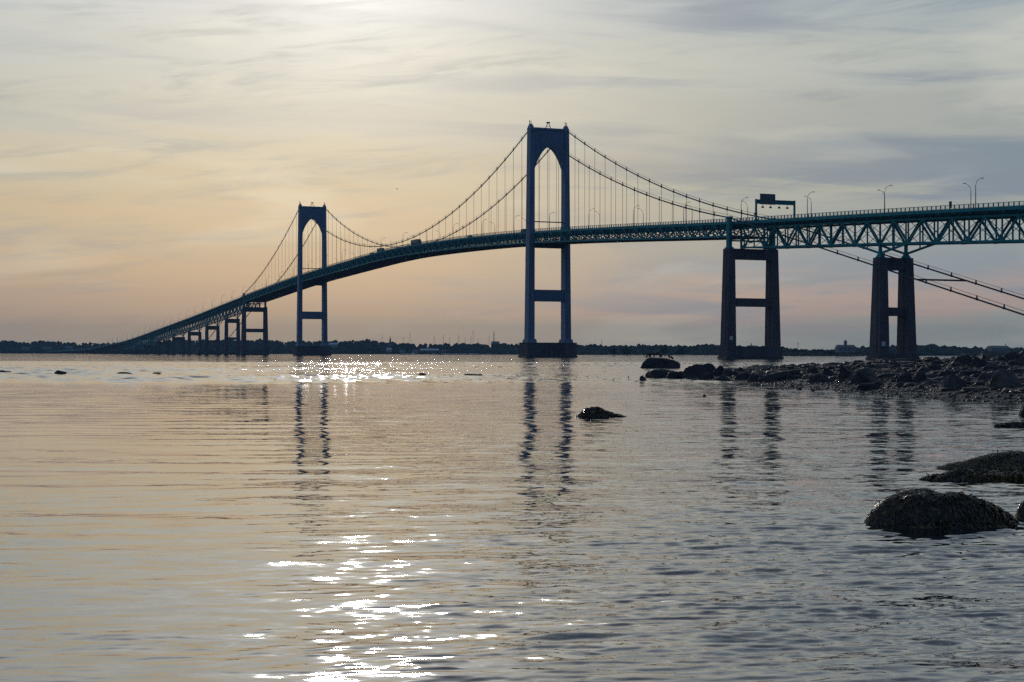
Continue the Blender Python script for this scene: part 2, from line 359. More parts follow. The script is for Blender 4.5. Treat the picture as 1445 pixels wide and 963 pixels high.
def build_water():
    rng = np.random.default_rng(5)
    ys = [5.0]
    while ys[-1] < 440: ys.append(ys[-1] + (max(0.026, 0.0024 * ys[-1] + 0.00003 * ys[-1] ** 2) if ys[-1] < 112 else 0.75))
    ys = np.array(ys); nx = 720; tx = np.linspace(-0.40, 0.40, nx)
    Yg = np.repeat(ys[:, None], nx, 1); Xg = (Yg + 6.0) * tx[None, :]
    step = np.maximum(np.gradient(ys)[:, None], 0.80 / nx * (Yg + 6))
    Zg = np.zeros_like(Xg); DXg = np.zeros_like(Xg); DYg = np.zeros_like(Xg)
    def blob(sx, sy, sd):
        r = np.random.default_rng(sd); z = 0
        for _ in range(7):
            kx, ky, ph = r.normal() / sx, r.normal() / sy, r.uniform(0, 6.28); z = z + np.sin(kx * Xg + ky * Yg + ph)
        return z / 2.6
    m1 = blob(5, 2.6, 1); m2 = blob(20, 8, 2); m3 = blob(1.6, .8, 9)
    mask = np.clip(0.80 + 0.45 * m1 + 0.30 * m2 + .35 * m3, 0.10, 2.2)
    side = np.clip((Xg / (Yg + 5) + 0.13) / 0.36, 0, 1); side = 0.26 + 1.0 * side
    calm = np.clip((125 - Yg) / 12, 0, 1)
    sm = lambda a, b, v: (lambda u: u * u * (3 - 2 * u))(np.clip((v - a) / (b - a), 0, 1))
    wind = sm(112, 128, Yg) * (1 - sm(330, 430, Yg)) * np.clip(.75 + .5 * blob(18, 30, 4), .25, 1.5)
    edge = np.clip((0.40 - np.abs(tx[None, :])) / 0.04, 0, 1) * np.clip((Yg - 5) / 1.5, 0, 1) * np.clip((438 - Yg) / 20, 0, 1)
    # wavelets: long crests, sharp and narrow, coming in short intermittent groups
    for lam in np.exp(rng.uniform(np.log(0.11), np.log(0.60), 96)):
        th = rng.normal(0, 0.30) + rng.choice([math.pi / 2 + .16, math.pi / 2 - .10, math.pi / 2 + .42], p=[.5, .33, .17]); k = 2 * math.pi / lam
        kx, ky = k * math.cos(th), k * math.sin(th)
        lod = np.clip((lam / step - 2.4) / 1.8, 0, 1)
        m_ = np.sin((k * rng.normal(0, .07)) * Xg + (ky * rng.uniform(.05, .14)) * Yg + rng.uniform(0, 6.28) + 1.6 * m3 + 1.2 * m1)
        m_ = m_ * np.sin((k * rng.normal(0, .05)) * Xg + (ky * rng.uniform(.02, .06)) * Yg + rng.uniform(0, 6.28))
        g_ = .12 + 1.9 * np.clip(m_, 0, 1) ** 1.6
        fz = kx * Xg + ky * Yg + rng.uniform(0, 6.28) + .5 * m1
        A_ = (0.022 if lam < .35 else .014) / k * lod * mask * side * calm * g_
        Zg += A_ * (2.4 * ((1 + np.sin(fz)) / 2) ** 3 - .75)
    # gentle longer undulation
    for lam in np.exp(rng.uniform(np.log(.9), np.log(3.0), 22)):
        th = rng.normal(0, 0.35) + math.pi / 2 + .1; k = 2 * math.pi / lam
        Zg += .0042 / k * np.clip((lam / step - 2.4) / 1.8, 0, 1) * calm * np.sin(k * math.cos(th) * Xg + k * math.sin(th) * Yg + rng.uniform(0, 6.28))
    ch = np.zeros_like(Xg)
    far = ys > 108; Xf, Yf = Xg[far], Yg[far]; cf = np.zeros_like(Xf)
    for lam in np.exp(rng.uniform(np.log(1.6), np.log(4.0), 60)):
        th = rng.normal(0, 0.75) + math.pi / 2; k = 2 * math.pi / lam; kx, ky = k * math.cos(th), k * math.sin(th)
        p = np.sin(kx * Xf + ky * Yf + rng.uniform(0, 6.28)); cf += .026 / k * (p + .35 * np.abs(p))
    ch[far] = cf
    Zg = (Zg + ch * wind) * edge
    V = np.stack([Xg + DXg, Yg + DYg, Zg], -1).reshape(-1, 3)
    ny = len(ys); I = np.arange(ny * nx).reshape(ny, nx)
    Q = np.stack([I[:-1, :-1], I[:-1, 1:], I[1:, 1:], I[1:, :-1]], -1).reshape(-1, 4)
    n0 = len(V); XL = 7000.0
    y0, y1 = ys[0], ys[-1]
    ext = [(-XL, -300, 0), (XL, -300, 0), (XL, y0, 0), (-XL, y0, 0), (-XL, y1, 0), (XL, y1, 0), (-XL, 7500, 0), (XL, 7500, 0)]
    V = np.vstack([V, np.array(ext, float)])
    me = bpy.data.meshes.new('water')
    faces = [tuple(r) for r in Q.tolist()]
    e = n0
    faces.append((e, e + 1, e + 2) + tuple(I[0, ::-1].tolist()) + (e + 3,))
    faces.append((e + 3,) + tuple(I[:, 0].tolist()) + (e + 4,))
    faces.append((e + 2, e + 5) + tuple(I[::-1, -1].tolist()))
    faces.append((e + 4,) + tuple(I[-1, :].tolist()) + (e + 5, e + 7, e + 6))
    me.from_pydata(V.tolist(), [], faces); me.materials.append(M['water']); me.shade_smooth(); me.update()
    o = bpy.data.objects.new('water', me); COL.objects.link(o); o['kind'] = 'structure'
    print('water rows', ny)
build_water()

# ------------------------------------------------------------------ the bridge
T1 = Vector((19.2, 842.0, 0)); U = Vector((0.377, -0.9262, 0)).normalized(); RZ = math.atan2(U.y, U.x); V_ = Vector((-U.y, U.x, 0))
bridge = empty('suspension_bridge', T1, RZ)
tag(bridge, 'long teal suspension bridge with two arched towers crossing the bay on concrete piers', 'bridge')
def WB(s, wv, z=0.0): return T1 + U * s + V_ * wv + Vector((0, 0, z))      # bridge coordinates to world
_s = [-3250, -2411, -1870, -1455, -1325, -1065, -947, -731, -698, -495, -244, -95, 0, 50, 210, 294, 386, 600]
_z = [4.6, 6.0, 9.5, 20.0, 25.9, 38.6, 44.4, 56.4, 57.8, 67.8, 75.0, 72.4, 68.8, 66.4, 57.6, 54.0, 49.2, 38.5]
_g = np.arange(-3300, 700, 5.0); _r = np.interp(_g, _s, _z); _k = np.exp(-0.5 * (np.arange(-24, 25) * 5 / 40.0) ** 2); _k /= _k.sum()
_r = np.convolve(np.pad(_r, 24, mode='edge'), _k, mode='valid')
def rz(s): return float(np.interp(s, _g, _r))        # height of the hand rail along the bridge
CW = 10.2; AW = 5.45; DW = 8.3
SIDE = 210.0; MAIN = 488.0; CT = 122.6               # cable height at the towers
def cz(s):
    if s > SIDE: return cz(SIDE) - 0.2457 * (s - SIDE)
    if s >= 0: x = s / SIDE; return CT + (58.0 - CT) * x - 4 * 7.3 * x * (1 - x)
    if s >= -MAIN: x = (-s - MAIN / 2) / (MAIN / 2); return 75.6 + (CT - 75.6) * x * x
    if s >= -MAIN - SIDE: return cz(-MAIN - s)
    return cz(-MAIN - s)

# towers
def tower(s0, lab):
    W = lambda x, y, z: (s0 + x, y, z)
    zt = 122.0
    # portal panel with pointed arch, the middle mesh
    ow = lambda z: 12.5 - 1.2 * (z - 8) / 114.0           # outer edge of the leg
    iw = lambda z: 8.85 - 0.15 * (z - 8) / 114.0
    b = MB(); n = 22; th = 3.0
    zs0 = 99.5; za = 112.6; hw = iw(100)
    prof = []
    for k in range(-n, n + 1):
        x = k / n * hw; a = abs(x) / hw
        zz = zs0 + (za - zs0) * (1 - a ** 1.75) ** 0.86 if a < 1 else zs0 - 7
        prof.append((x, zz))
    i0 = 0
    for sx in (-th / 2, th / 2):
        for x, zz in prof: b.v.append(W(sx, x, zz))
        for x, zz in prof: b.v.append(W(sx, x, zt - .2))
    m_ = len(prof)
    for side, off in ((0, 0), (1, 2 * m_)):
        for k in range(m_ - 1):
            f = (off + k, off + k + 1, off + m_ + k + 1, off + m_ + k)
            b.f.append(f if side else f[::-1])
    for k in range(m_ - 1):
        b.f.append((k, k + 1, 2 * m_ + k + 1, 2 * m_ + k)); b.f.append((m_ + k + 1, m_ + k, 3 * m_ + k, 3 * m_ + k + 1))
    tw = b.build('tower', 'tower', bridge, label=lab)
    # top band
    b = MB(); b.box(W(0, 0, zt + .25), (4.6, 17.2, 0.9)); b.build('top_band', 'tower', tw)
    for k in range(-7, 8):
        y = k * 1.15; a = min(1, abs(y) / hw); zl = zs0 + (za - zs0) * (1 - a ** 1.75) ** 0.86 + .3 if a < 1 else zs0
        for sx in (-1, 1):
            member('stiffening_rib', W(sx * (th / 2 + .16), y, zl), W(sx * (th / 2 + .16), y, zt - .3), .3, .32, 'tower', tw)
    for sg in (-1, 1):
        b = MB(); zz = [8, 36, 60, 72, 100, zt]
        for z0, z1 in zip(zz, zz[1:]):
            d0 = (5.6 - 1.0 * (z0 - 8) / 114, ow(z0) - iw(z0)); d1 = (5.6 - 1.0 * (z1 - 8) / 114, ow(z1) - iw(z1))
            b.frus(W(0, sg * (ow(z0) + iw(z0)) / 2, z0), d0, W(0, sg * (ow(z1) + iw(z1)) / 2, z1), d1)
        lg = b.build('leg', 'tower', tw)
        # corner flanges give the cruciform leg its vertical lines
        b = MB()
        for sx in (-1, 1):
            b.strut(W(sx * 2.9, sg * (ow(8) + iw(8)) / 2, 8), W(sx * 2.4, sg * (ow(zt) + iw(zt)) / 2, zt - 1), .9, .5)
        b.build('leg_flange', 'tower', tw)
        b = MB(); b.frus(W(0, sg * 10.2, zt), (4.6, 2.6, 1), W(0, sg * 10.2, zt + 2.1), (2.6, 1.5, 1))
        b.box(W(0, sg * 10.2, zt + 2.4), (2.2, 1.2, .5))
        b.build('saddle_housing', 'tower', tw)
        for q, hgt in ((-1.0, 2.9), (.9, 2.2)):
            member('handrail_post', W(q, sg * 10.4, zt + 2), W(q, sg * 10.4, zt + 2 + hgt), .28, .28, 'cable', tw)
        # anchorage of the leg on the pier
        b = MB(); b.frus(W(0, sg * 10.6, 7.4), (8.4, 5.4, 1), W(0, sg * 10.6, 9.8), (7.0, 4.6, 1)); b.build('leg_base', 'tower', tw)
    b = MB()
    for sg in (-1, 1): b.strut(W(0, sg * 1.7, zt + .3), W(0, sg * .35, zt + 3.6), .25, .3)
    b.strut(W(0, -.9, zt + 2), W(0, .9, zt + 2), .2, .2); b.box(W(0, 0, zt + 3.9), (1.3, 1.6, .7)); b.build('beacon_frame', 'cable', tw)
    rr = rz(s0)
    b = MB(); b.box(W(0, 0, rr - 8.75), (4.2, 17.8, 2.4)); b.build('deck_strut', 'brown', tw)
    b = MB(); b.box(W(0, 0, 33.1), (4.0, 17.9, 6.2)); st = b.build('lower_strut', 'tower', tw)
    for k in range(-7, 8):
        for sx in (-1, 1): member('strut_rib', W(sx * 2.14, k * 1.18, 30.1), W(sx * 2.14, k * 1.18, 36.1), .25, .28, 'tower', tw)
    b = MB(); b.tube([W(0, -8.9, rr + 4.0), W(0, 8.9, rr + 4.0)], .32, 6); b.build('rail_tube', 'cable', tw)
    # pier
    b = MB(); b.box(W(0, 0, 4.2), (11.0, 28.6, 6.6)); b.box(W(0, 0, 7.7), (11.6, 29.2, .5)); pr = b.build('pier_block', 'concrete', bridge)
    b = MB(); b.box(W(0, 0, -.1), (11.9, 29.8, 2.2)); b.build('wet_footing', 'wetcon', pr)
    for sg in (-1, 1):
        b = MB(); b.box(W(0, sg * 10.7, 4.1), (11.7, 7.4, 6.0)); b.build('buttress', 'concrete', pr)
    for q in range(6): member('fender_rib', W(5.95, -7 + q * 2.8, .9), W(5.95, -7 + q * 2.8, 7.2), .35, .4, 'concrete', pr)
tower(0, 'nearer and taller-looking arched steel tower'); tower(-MAIN, 'farther arched steel tower')

# cables
def cpts(sg, off=0.0, zo=0.0):
    ss = list(np.arange(-MAIN - SIDE - 222, SIDE + 222.1, 6.1)) + [0, -MAIN, SIDE, -MAIN - SIDE]
    return [(s, sg * (CW + off), cz(s) + zo) for s in sorted(set(round(float(x), 3) for x in ss))]
for sg in (-1, 1):
    b = MB(); b.tube(cpts(sg), 0.28, 8); cb = b.build('main_cable', 'cable', bridge, smooth=True)
    for o_ in (-.35, .35):
        b = MB(); b.tube(cpts(sg, o_, 1.15), 0.035, 4); b.build('hand_rope', 'cable', cb)
    hs = [-12.2 * k for k in range(1, 40)] + [12.35 * k for k in range(1, 17)] + [-MAIN - 12.35 * k for k in range(1, 17)]
    for s in hs:
        ztop, zb = cz(s), rz(s) - 2.0
        if ztop - zb > .6:
            for o_ in (-.16, .16):
                if o_ < 0 or s > -120: pass
            member('hanger', (s, sg * CW, zb), (s, sg * CW, ztop), 0.13, 0.13, 'cable', cb)
        # cable band with its rope stanchion
        member('cable_band', (s, sg * CW, ztop - .42), (s, sg * CW, ztop + .36), .62, .6, 'cable', cb)
        member('rope_post', (s, sg * CW, ztop + .3), (s, sg * CW, ztop + 1.35), .10, .75, 'cable', cb)
    for k in range(1, 17):
        for s in (SIDE + 13 * k, -MAIN - SIDE - 13 * k):
            z0 = cz(s)
            member('cable_band', (s, sg * CW, z0 - .36), (s, sg * CW, z0 + .34), .6, .55, 'cable', cb)
            member('rope_post', (s, sg * CW, z0 + .3), (s, sg * CW, z0 + 1.25), .08, .7, 'cable', cb)
b = MB(); b.box((335, 0, cz(335)), (1.1, 20.0, .55)); b.build('cable_cross_strut', 'cable', bridge)
for s0 in (436.0, -MAIN - 436.0):
    b = MB(); sg = 1 if s0 > 0 else -1
    b.box((s0, 0, 1.0), (30, 27, 5)); 
    for q in (-1, 1): b.frus((s0 - sg * 3, q * CW, 3.4), (20, 5, 1), (s0 + sg * 3, q * CW, 8.5), (8, 4, 1))
    b.build('cable_anchorage', 'concrete', bridge)

# suspended trusses
def sus_truss(sa, sb, npan, single, lab):
    ds = (sb - sa) / npan
    S = [sa + ds * k for k in range(npan + 1)]
    top = lambda s: rz(s) - 2.1
    bot = lambda s: rz(s) - 7.4
    b = MB()                                    # floor beams, sway frames and laterals, too dense to pick apart
    for k, s in enumerate(S):
        zt, zb = top(s), bot(s)
        b.strut((s, -CW, zt - .6), (s, CW, zt - .6), .45, 1.7)
        b.strut((s, -CW, zt - 1.4), (s, 0, zb), .28, .28); b.strut((s, CW, zt - 1.4), (s, 0, zb), .28, .28)
        if k % 1 == 0: b.strut((s, -CW, zb), (s, -CW / 2, zt - 1.4), .22, .22); b.strut((s, CW, zb), (s, CW / 2, zt - 1.4), .22, .22)
    web = b.build('span_truss', 'teal', bridge, kind='stuff', label=lab)
    b = MB()
    for k, s in enumerate(S):
        zb = bot(s) - .05; b.strut((s, -CW, zb), (s, CW, zb), .5, .7)
        if k < npan:
            s2 = S[k + 1]; z2 = bot(s2) - .05
            b.strut((s, -CW, zb), (s2, CW, z2), .35, .3); b.strut((s, CW, zb), (s2, -CW, z2), .35, .34)
            b.strut((s, -CW * .5, zb), (s2, -CW * .5, z2), .3, .3); b.strut((s, CW * .5, zb), (s2, CW * .5, z2), .3, .3)
            b.strut((s, 0, zb), (s2, 0, z2), .35, .4)
    b.build('bottom_lateral_bracing', 'brown', web, kind='stuff')
    for sg in (-1, 1):
        fine = [sa + (sb - sa) * i / 60 for i in range(61)]
        b = MB(); b.sweep([(s, sg * CW, top(s)) for s in fine], .6, .75); b.build('top_chord', 'teal', web)
        b = MB(); b.sweep([(s, sg * CW, bot(s)) for s in fine], .6, .75); b.build('bottom_chord', 'teal', web)
        b = MB()
        for k, s in enumerate(S):
            up = (k % 2 == 0)
            if single: member('vertical', (s, sg * CW, bot(s) + .3), (s, sg * CW, top(s) - .3), .3, .3, 'teal', web)
            else: b.strut((s, sg * CW, bot(s)), (s, sg * CW, top(s)), .3, .3)
            if k < npan:
                s2 = S[k + 1]
                A = (s, sg * CW, top(s) - .2 if up else bot(s) + .2); B = (s2, sg * CW, bot(s2) + .2 if up else top(s2) - .2)
                if single: member('diagonal', A, B, .38, .42, 'teal', web)
                else: b.strut(A, B, .38, .42)
        if not single: b.build('truss_web', 'teal', web, kind='stuff')
sus_truss(2.6, SIDE - .6, 34, True, 'suspended side span truss between near tower and pier')
sus_truss(-MAIN + 2.6, -2.6, 80, False, 'suspended main span truss between the two towers')
sus_truss(-MAIN - SIDE + .6, -MAIN - 2.6, 34, False, 'suspended side span truss beyond the far tower')

# deck, railing
def strip(b, s0, s1, wc, wd, zf, ht, n):
    b.sweep([(s0 + (s1 - s0) * i / n, wc, zf(s0 + (s1 - s0) * i / n)) for i in range(n + 1)], wd, ht)
b = MB(); strip(b, -3240, 590, 0, 16.2, lambda s: rz(s) - 1.75, .42, 380); deck = b.build('deck', 'asphalt', bridge)
for sg in (-1, 1):
    b = MB(); strip(b, -3240, 590, sg * 8.35, .45, lambda s: rz(s) - 1.90, 1.2, 380); b.build('edge_beam', 'teal', deck)
    b = MB(); strip(b, -3240, 590, sg * 8.35, .16, lambda s: rz(s) - .07, .16, 380); rl = b.build('railing', 'teal', deck)
    b = MB(); strip(b, -500, 590, sg * 8.35, .09, lambda s: rz(s) - 1.15, .07, 160); b.build('lower_rail', 'teal', deck)
b = MB()
for w_ in (-6.8, -4.1, -1.4, 1.4, 4.1, 6.8): strip(b, SIDE + 1, 590, w_, .4, lambda s: rz(s) - 2.5, 1.0, 60); strip(b, -3240, -MAIN - SIDE - 1, w_, .4, lambda s: rz(s) - 2.5, 1.0, 200)
for w_ in (-6, -3, 0, 3, 6): strip(b, -MAIN - SIDE + 1, SIDE - 1, w_, .35, lambda s: rz(s) - 2.2, .5, 120)
b.build('stringer', 'teal', deck, kind='stuff')
# near railing posts one by one (the largest in view), the rest joined
cnt = 0; bst = MB(); sp = 2.4
k = 0; s = 590.0
while s > -700:
    for sg in (-1, 1):
        if cnt < 300 and s < 410: member('railing_post', (s, sg * 8.35, rz(s) - 1.4), (s, sg * 8.35, rz(s) - .1), .3, .22, 'teal', deck); cnt += 1
        else: bst.strut((s, sg * 8.35, rz(s) - 1.4), (s, sg * 8.35, rz(s) - .1), .3, .22)
    s -= sp
bst.build('far_railing_posts', 'teal', deck, kind='stuff')
b = MB(); s = 590.0
while s > -260:
    for sg in (-1, 1): b.box((s, sg * 8.35, rz(s) - .65), (.035, .035, .96))
    s -= .4 if s > 100 else .6
b.build('balusters', 'teal', deck, kind='stuff')
b = MB(); b.box((350.5, -8.5, rz(350.5) + .1), (.7, .6, 2.2)); b.build('call_box', 'cable', deck)

# concrete piers
def pier(s0, zt, half, top_dims, bot_dims, strut_z=None, foot=(3.0, 1.4), sign=False, lab=None, thick=4.0):
    """crosshead (the part) > two columns, strut, footing"""
    b = MB(); b.box((s0, 0, zt - 2.2), (top_dims[0] - .5, 2 * half - top_dims[1] + .2, 4.3))
    pr = b.build('pier', 'concrete', bridge)
    if lab: pr['label'] = lab
    f = foot[0]
    for sg in (-1, 1):
        lean = (bot_dims[1] - top_dims[1]) * .62
        b = MB(); b.frus((s0, sg * (half + lean * .5), f - .3), bot_dims, (s0, sg * half, zt), top_dims); c = b.build('column', 'concrete', pr)
        b = MB(); b.frus((s0, sg * (half + lean * .5), f), (bot_dims[0] * .42, bot_dims[1] + .5), (s0, sg * half, zt - .3), (top_dims[0] * .42, top_dims[1] + .4)); b.build('column_pilaster', 'concrete', pr)
    if strut_z: b = MB(); b.box((s0, 0, (strut_z[0] + strut_z[1]) / 2), (top_dims[0] - .8, 2 * half - .5, strut_z[1] - strut_z[0])); b.build('cross_strut', 'concrete', pr)
    b = MB(); b.box((s0, 0, f / 2 + .4), (bot_dims[0] + foot[1], 2 * half + bot_dims[1] + 2.0, f - .8)); b.build('base_wall', 'concrete', pr)
    b = MB(); b.box((s0, 0, .1), (bot_dims[0] + foot[1] + .6, 2 * half + bot_dims[1] + 2.7, 1.8)); b.build('wet_footing', 'wetcon', pr)
    if sign:
        y = -half - 1.2; x = s0 + bot_dims[0] / 2 * .97
        b = MB(); b.box((x + .12, y + .4, foot[0] + 3.4), (.12, 1.5, 1.6)); b.build('notice_board', 'white', pr, label='small white notice board near the foot of the column')
pier(SIDE, 45.3, 10.2, (4.8, 2.9), (6.2, 4.0), (21.6, 25.0), (5.2, .6), True, 'tall tapering concrete pier under the end of the suspended span')
pier(SIDE + 97.6, 36.3, 5.45, (4.4, 3.1), (6.2, 4.2), (15.7, 18.7), (2.4, 1.0), True, 'tapering two-column concrete pier at the right')
pier(SIDE + 97.6 + 97, rz(404.6) - 16.2, 5.45, (4.4, 3.1), (6.2, 4.2), (12, 14.6), (2.4, 1.0))
pier(SIDE + 97.6 + 194, rz(501.6) - 16.2, 5.45, (4.4, 3.1), (6.2, 4.2), None, (2.4, 1.0))
pier(-MAIN - SIDE, 45.3, 10.2, (4.8, 2.9), (6.2, 4.0), (21.6, 25.0), (5.2, .6), False, 'tall concrete pier at the far end of the suspended spans')
FP = [-798 - 100 * k for k in range(8)]
for s0 in FP:
    zt = max(3.6, rz(s0) - 16.2); lowp = zt < 16
    pier(s0, zt, 5.9, (3.8, 2.7), (5.0, 3.5), (zt * .42, zt * .42 + 2.4) if zt > 30 else None, (2.0, 1.2))

# steel bents over the tall piers
for s0 in (SIDE, -MAIN - SIDE):
    sg0 = 1 if s0 > 0 else -1
    b = MB(); b.strut((s0, -CW, 48.6), (s0, CW, 48.6), .6, .6); bent = b.build('steel_bent', 'teal', bridge)
    for sg in (-1, 1):
        b = MB(); b.box((s0, sg * CW, (45.3 + rz(s0) + .4) / 2), (2.3, 1.5, rz(s0) + .4 - 45.3)); b.box((s0, sg * CW, rz(s0) + .3), (2.8, 1.9, .7)); b.box((s0, sg * CW, 45.6), (3.2, 2.4, .6)); b.build('bent_leg', 'teal', bent)
        member('bent_brace', (s0, sg * CW, 51), (s0, 0, 57 - 9), .4, .4, 'teal', bent)

# deck trusses of the approach spans
def deck_truss(sa, sb, npan, single, haunch_a, haunch_b, lab=None):
    ds = (sb - sa) / npan; S = [sa + ds * k for k in range(npan + 1)]
    top = lambda s: rz(s) - 3.95
    bot = lambda s: rz(s) - 12.0
    b = MB()
    for k, s in enumerate(S):                   # floor beams with tapering cantilever brackets
        b.strut((s, -AW, rz(s) - 3.1), (s, AW, rz(s) - 3.1), .4, 1.2)
        for q in (-1, 1): b.strut((s, q * AW, rz(s) - 3.3), (s, q * 8.5, rz(s) - 2.1), .3, .7); b.strut((s, q * AW, rz(s) - 2.75), (s, q * 8.5, rz(s) - 1.95), .3, .5)
        if k < npan:
            s2 = S[k + 1]
            b.strut((s, -AW, bot(s)), (s2, AW, bot(s2)), .22, .2); b.strut((s, AW, bot(s)), (s2, -AW, bot(s2)), .22, .25)
            m_ = (s + s2) / 2
            b.strut((m_, -8.3, rz(m_) - 2.7), (m_, 8.3, rz(m_) - 2.7), .3, .9)
    tr = b.build('deck_truss', 'teal', bridge, kind='stuff')
    if lab: tr['label'] = lab
    for k, s in enumerate(S):
        A, B = (s, -AW, bot(s)), (s, AW, bot(s))
        if single:
            member('sway_brace', A, (s, AW, top(s)), .17, .17, 'teal', tr); member('sway_brace', B, (s, -AW, top(s)), .17, .17, 'teal', tr)
            member('bottom_strut', A, B, .28, .4, 'teal', tr)
    web = MB()
    def put(name, A, B, w1, h1):
        if single: member(name, A, B, w1, h1, 'teal', tr)
        else: web.strut(A, B, w1, h1)
    for q in (-1, 1):
        b = MB(); b.sweep([(s, q * AW, top(s)) for s in S], .7, .75); b.build('top_chord', 'teal', tr)
        b = MB(); b.sweep([(s, q * AW, bot(s)) for s in S], .65, .7); b.build('bottom_chord', 'teal', tr)
        for k, s in enumerate(S):
            put('vertical', (s, q * AW, bot(s)), (s, q * AW, top(s)), .42, .42)
            if k < npan:
                s2 = S[k + 1]; lowfirst = (k % 2 == 0)
                put('diagonal', (s, q * AW, bot(s) if lowfirst else top(s)), (s2, q * AW, top(s2) if lowfirst else bot(s2)), .52, .66)
            if single and (k % 2 == 0): b = MB(); b.box((s, q * AW, bot(s) + .35), (1.9, .8, 1.5)); b.build('gusset_plate', 'teal', tr)
            if single and (k % 2 == 1): b = MB(); b.box((s, q * AW, top(s) - .3), (1.7, .8, 1.2)); b.build('gusset_plate', 'teal', tr)
        for hs_, on in ((sb, haunch_b), (sa, haunch_a)):
            if on:
                d = -1 if hs_ == sb else 1
                zp = rz(hs_) - 15.4
                put('haunch_chord', (hs_, q * AW, zp), (hs_ + d * 2 * ds, q * AW, bot(hs_ + d * 2 * ds)), .6, .7)
                put('haunch_strut', (hs_ + d * ds, q * AW, (zp + bot(hs_ + d * 2 * ds)) / 2), (hs_ + d * ds, q * AW, bot(hs_ + d * ds)), .35, .35)
                if d == -1 or hs_ < -1000 or True:
                    if d == -1: put('haunch_post', (hs_, q * AW, zp - .3), (hs_, q * AW, bot(hs_)), 1.0, .9)
        if not single: web.build('truss_web', 'teal', tr, kind='stuff'); web = MB()
    return tr
deck_truss(SIDE + 4.0, SIDE + 97.6, 12, True, False, True, 'approach truss just right of the tall cable pier')
deck_truss(SIDE + 97.6, SIDE + 194.6, 12, True, True, True, 'rightmost approach truss leaving the frame')
deck_truss(SIDE + 194.6, SIDE + 291.6, 12, False, True, True)
prev = -MAIN - SIDE - 4
for i, s0 in enumerate(FP):
    deck_truss(s0, prev, 12, False, True, i > 0); prev = s0
# bearings on the piers, stub posts where the approach truss starts
for s0 in [SIDE + 97.6, SIDE + 194.6, SIDE + 291.6] + FP:
    zp = rz(s0) - 15.7; half = AW
    for q in (-1, 1):
        b = MB(); b.frus((s0, q * half, zp - 1.32), (3.4, 2.3, 1), (s0, q * half, zp + .3), (1.3, 1.1, 1)); b.build('bearing', 'teal', bridge)
for s0, d in ((SIDE, 1), (-MAIN - SIDE, -1)):
    for q in (-1, 1):
        member('bearing_post', (s0 + d * 1.6, q * AW, 45.1), (s0 + d * 1.6, q * AW, rz(s0) - 4), .7, .7, 'teal', bridge)
        member('bearing_post', (s0 + d * 1.8, q * AW, rz(s0) - 12), (s0 + d * 4.2, q * AW, rz(s0) - 12), .6, .6, 'teal', bridge)
# low trestle at the far end
s0 = -1498.0; j = 0
b = MB(); strip(b, -3240, -1498, 0, 12, lambda s: rz(s) - 2.6, 1.8, 120); b.build('trestle_girder', 'teal', bridge)
while s0 > -3230:
    z0 = rz(s0) - 3.4
    if z0 > .6:
        b = MB(); b.box((s0, 0, z0 - .4), (1.8, 13.4, 1.2))
        for q in (-5.2, 0, 5.2): b.box((s0, q, (z0 - 1.6) / 2), (1.3, 1.3, z0 + .6))
        b.build('trestle_bent', 'concrete', bridge)
    s0 -= 30

# ------------------------------------------------------------------ street lamps
def make_lamp():
    r = empty('street_lamp')
    b = MB(); b.tube([(0, 0, 0), (0, 0, 4), (0, 0, 7.4)], [.16, .13, .10], 6); b.build('pole', 'galv', r)
    b = MB(); b.tube([(0, 0, 7.3), (.0, .25, 8.3), (0, 1.0, 9.2), (0, 2.2, 9.75)], [.10, .08, .07, .06], 6); b.build('arm', 'galv', r)
    b = MB(); b.box((0, 2.65, 9.75), (.34, 1.0, .2)); b.build('lamp_head', 'galv', r)
    return r
lamp0 = make_lamp(); first = True
ORD = 'first second third fourth fifth sixth seventh eighth ninth tenth eleventh twelfth thirteenth fourteenth fifteenth sixteenth seventeenth eighteenth nineteenth twentieth'.split() + ['twenty-%s' % x for x in 'first second third fourth fifth sixth seventh eighth ninth'.split()]
def place_lamps():
    global first
    for side, off in ((-1, 363.5), (1, 339.1)):
        S = [off - 48.8 * k for k in range(0, 44)]
        seg = {}
        nm = 'near' if side < 0 else 'far'
        arm = 'right' if side < 0 else 'left'
        for s in sorted(S, key=lambda s: abs(s)):
            if abs(s) < 4 or abs(s + MAIN) < 4: continue
            if s > 0: key = 'right of the near tower'
            elif s > -MAIN: key = 'left of the near tower'
            elif s > -1500: key = 'beyond the far tower'
            else: key = 'out along the low causeway'
            n = seg.get(key, 0); seg[key] = n + 1
            o = lamp0 if first else copy_tree(lamp0); first = False
            o.location = WB(s, side * 8.75, rz(s) - 1.5); o.rotation_euler = (0, 0, RZ + (math.pi if side > 0 else 0))
            tag(o, 'slim street lamp on the %s rail, %s one %s' % (nm, ORD[n], key), 'street lamp', 'street lamps along the bridge deck')
place_lamps()

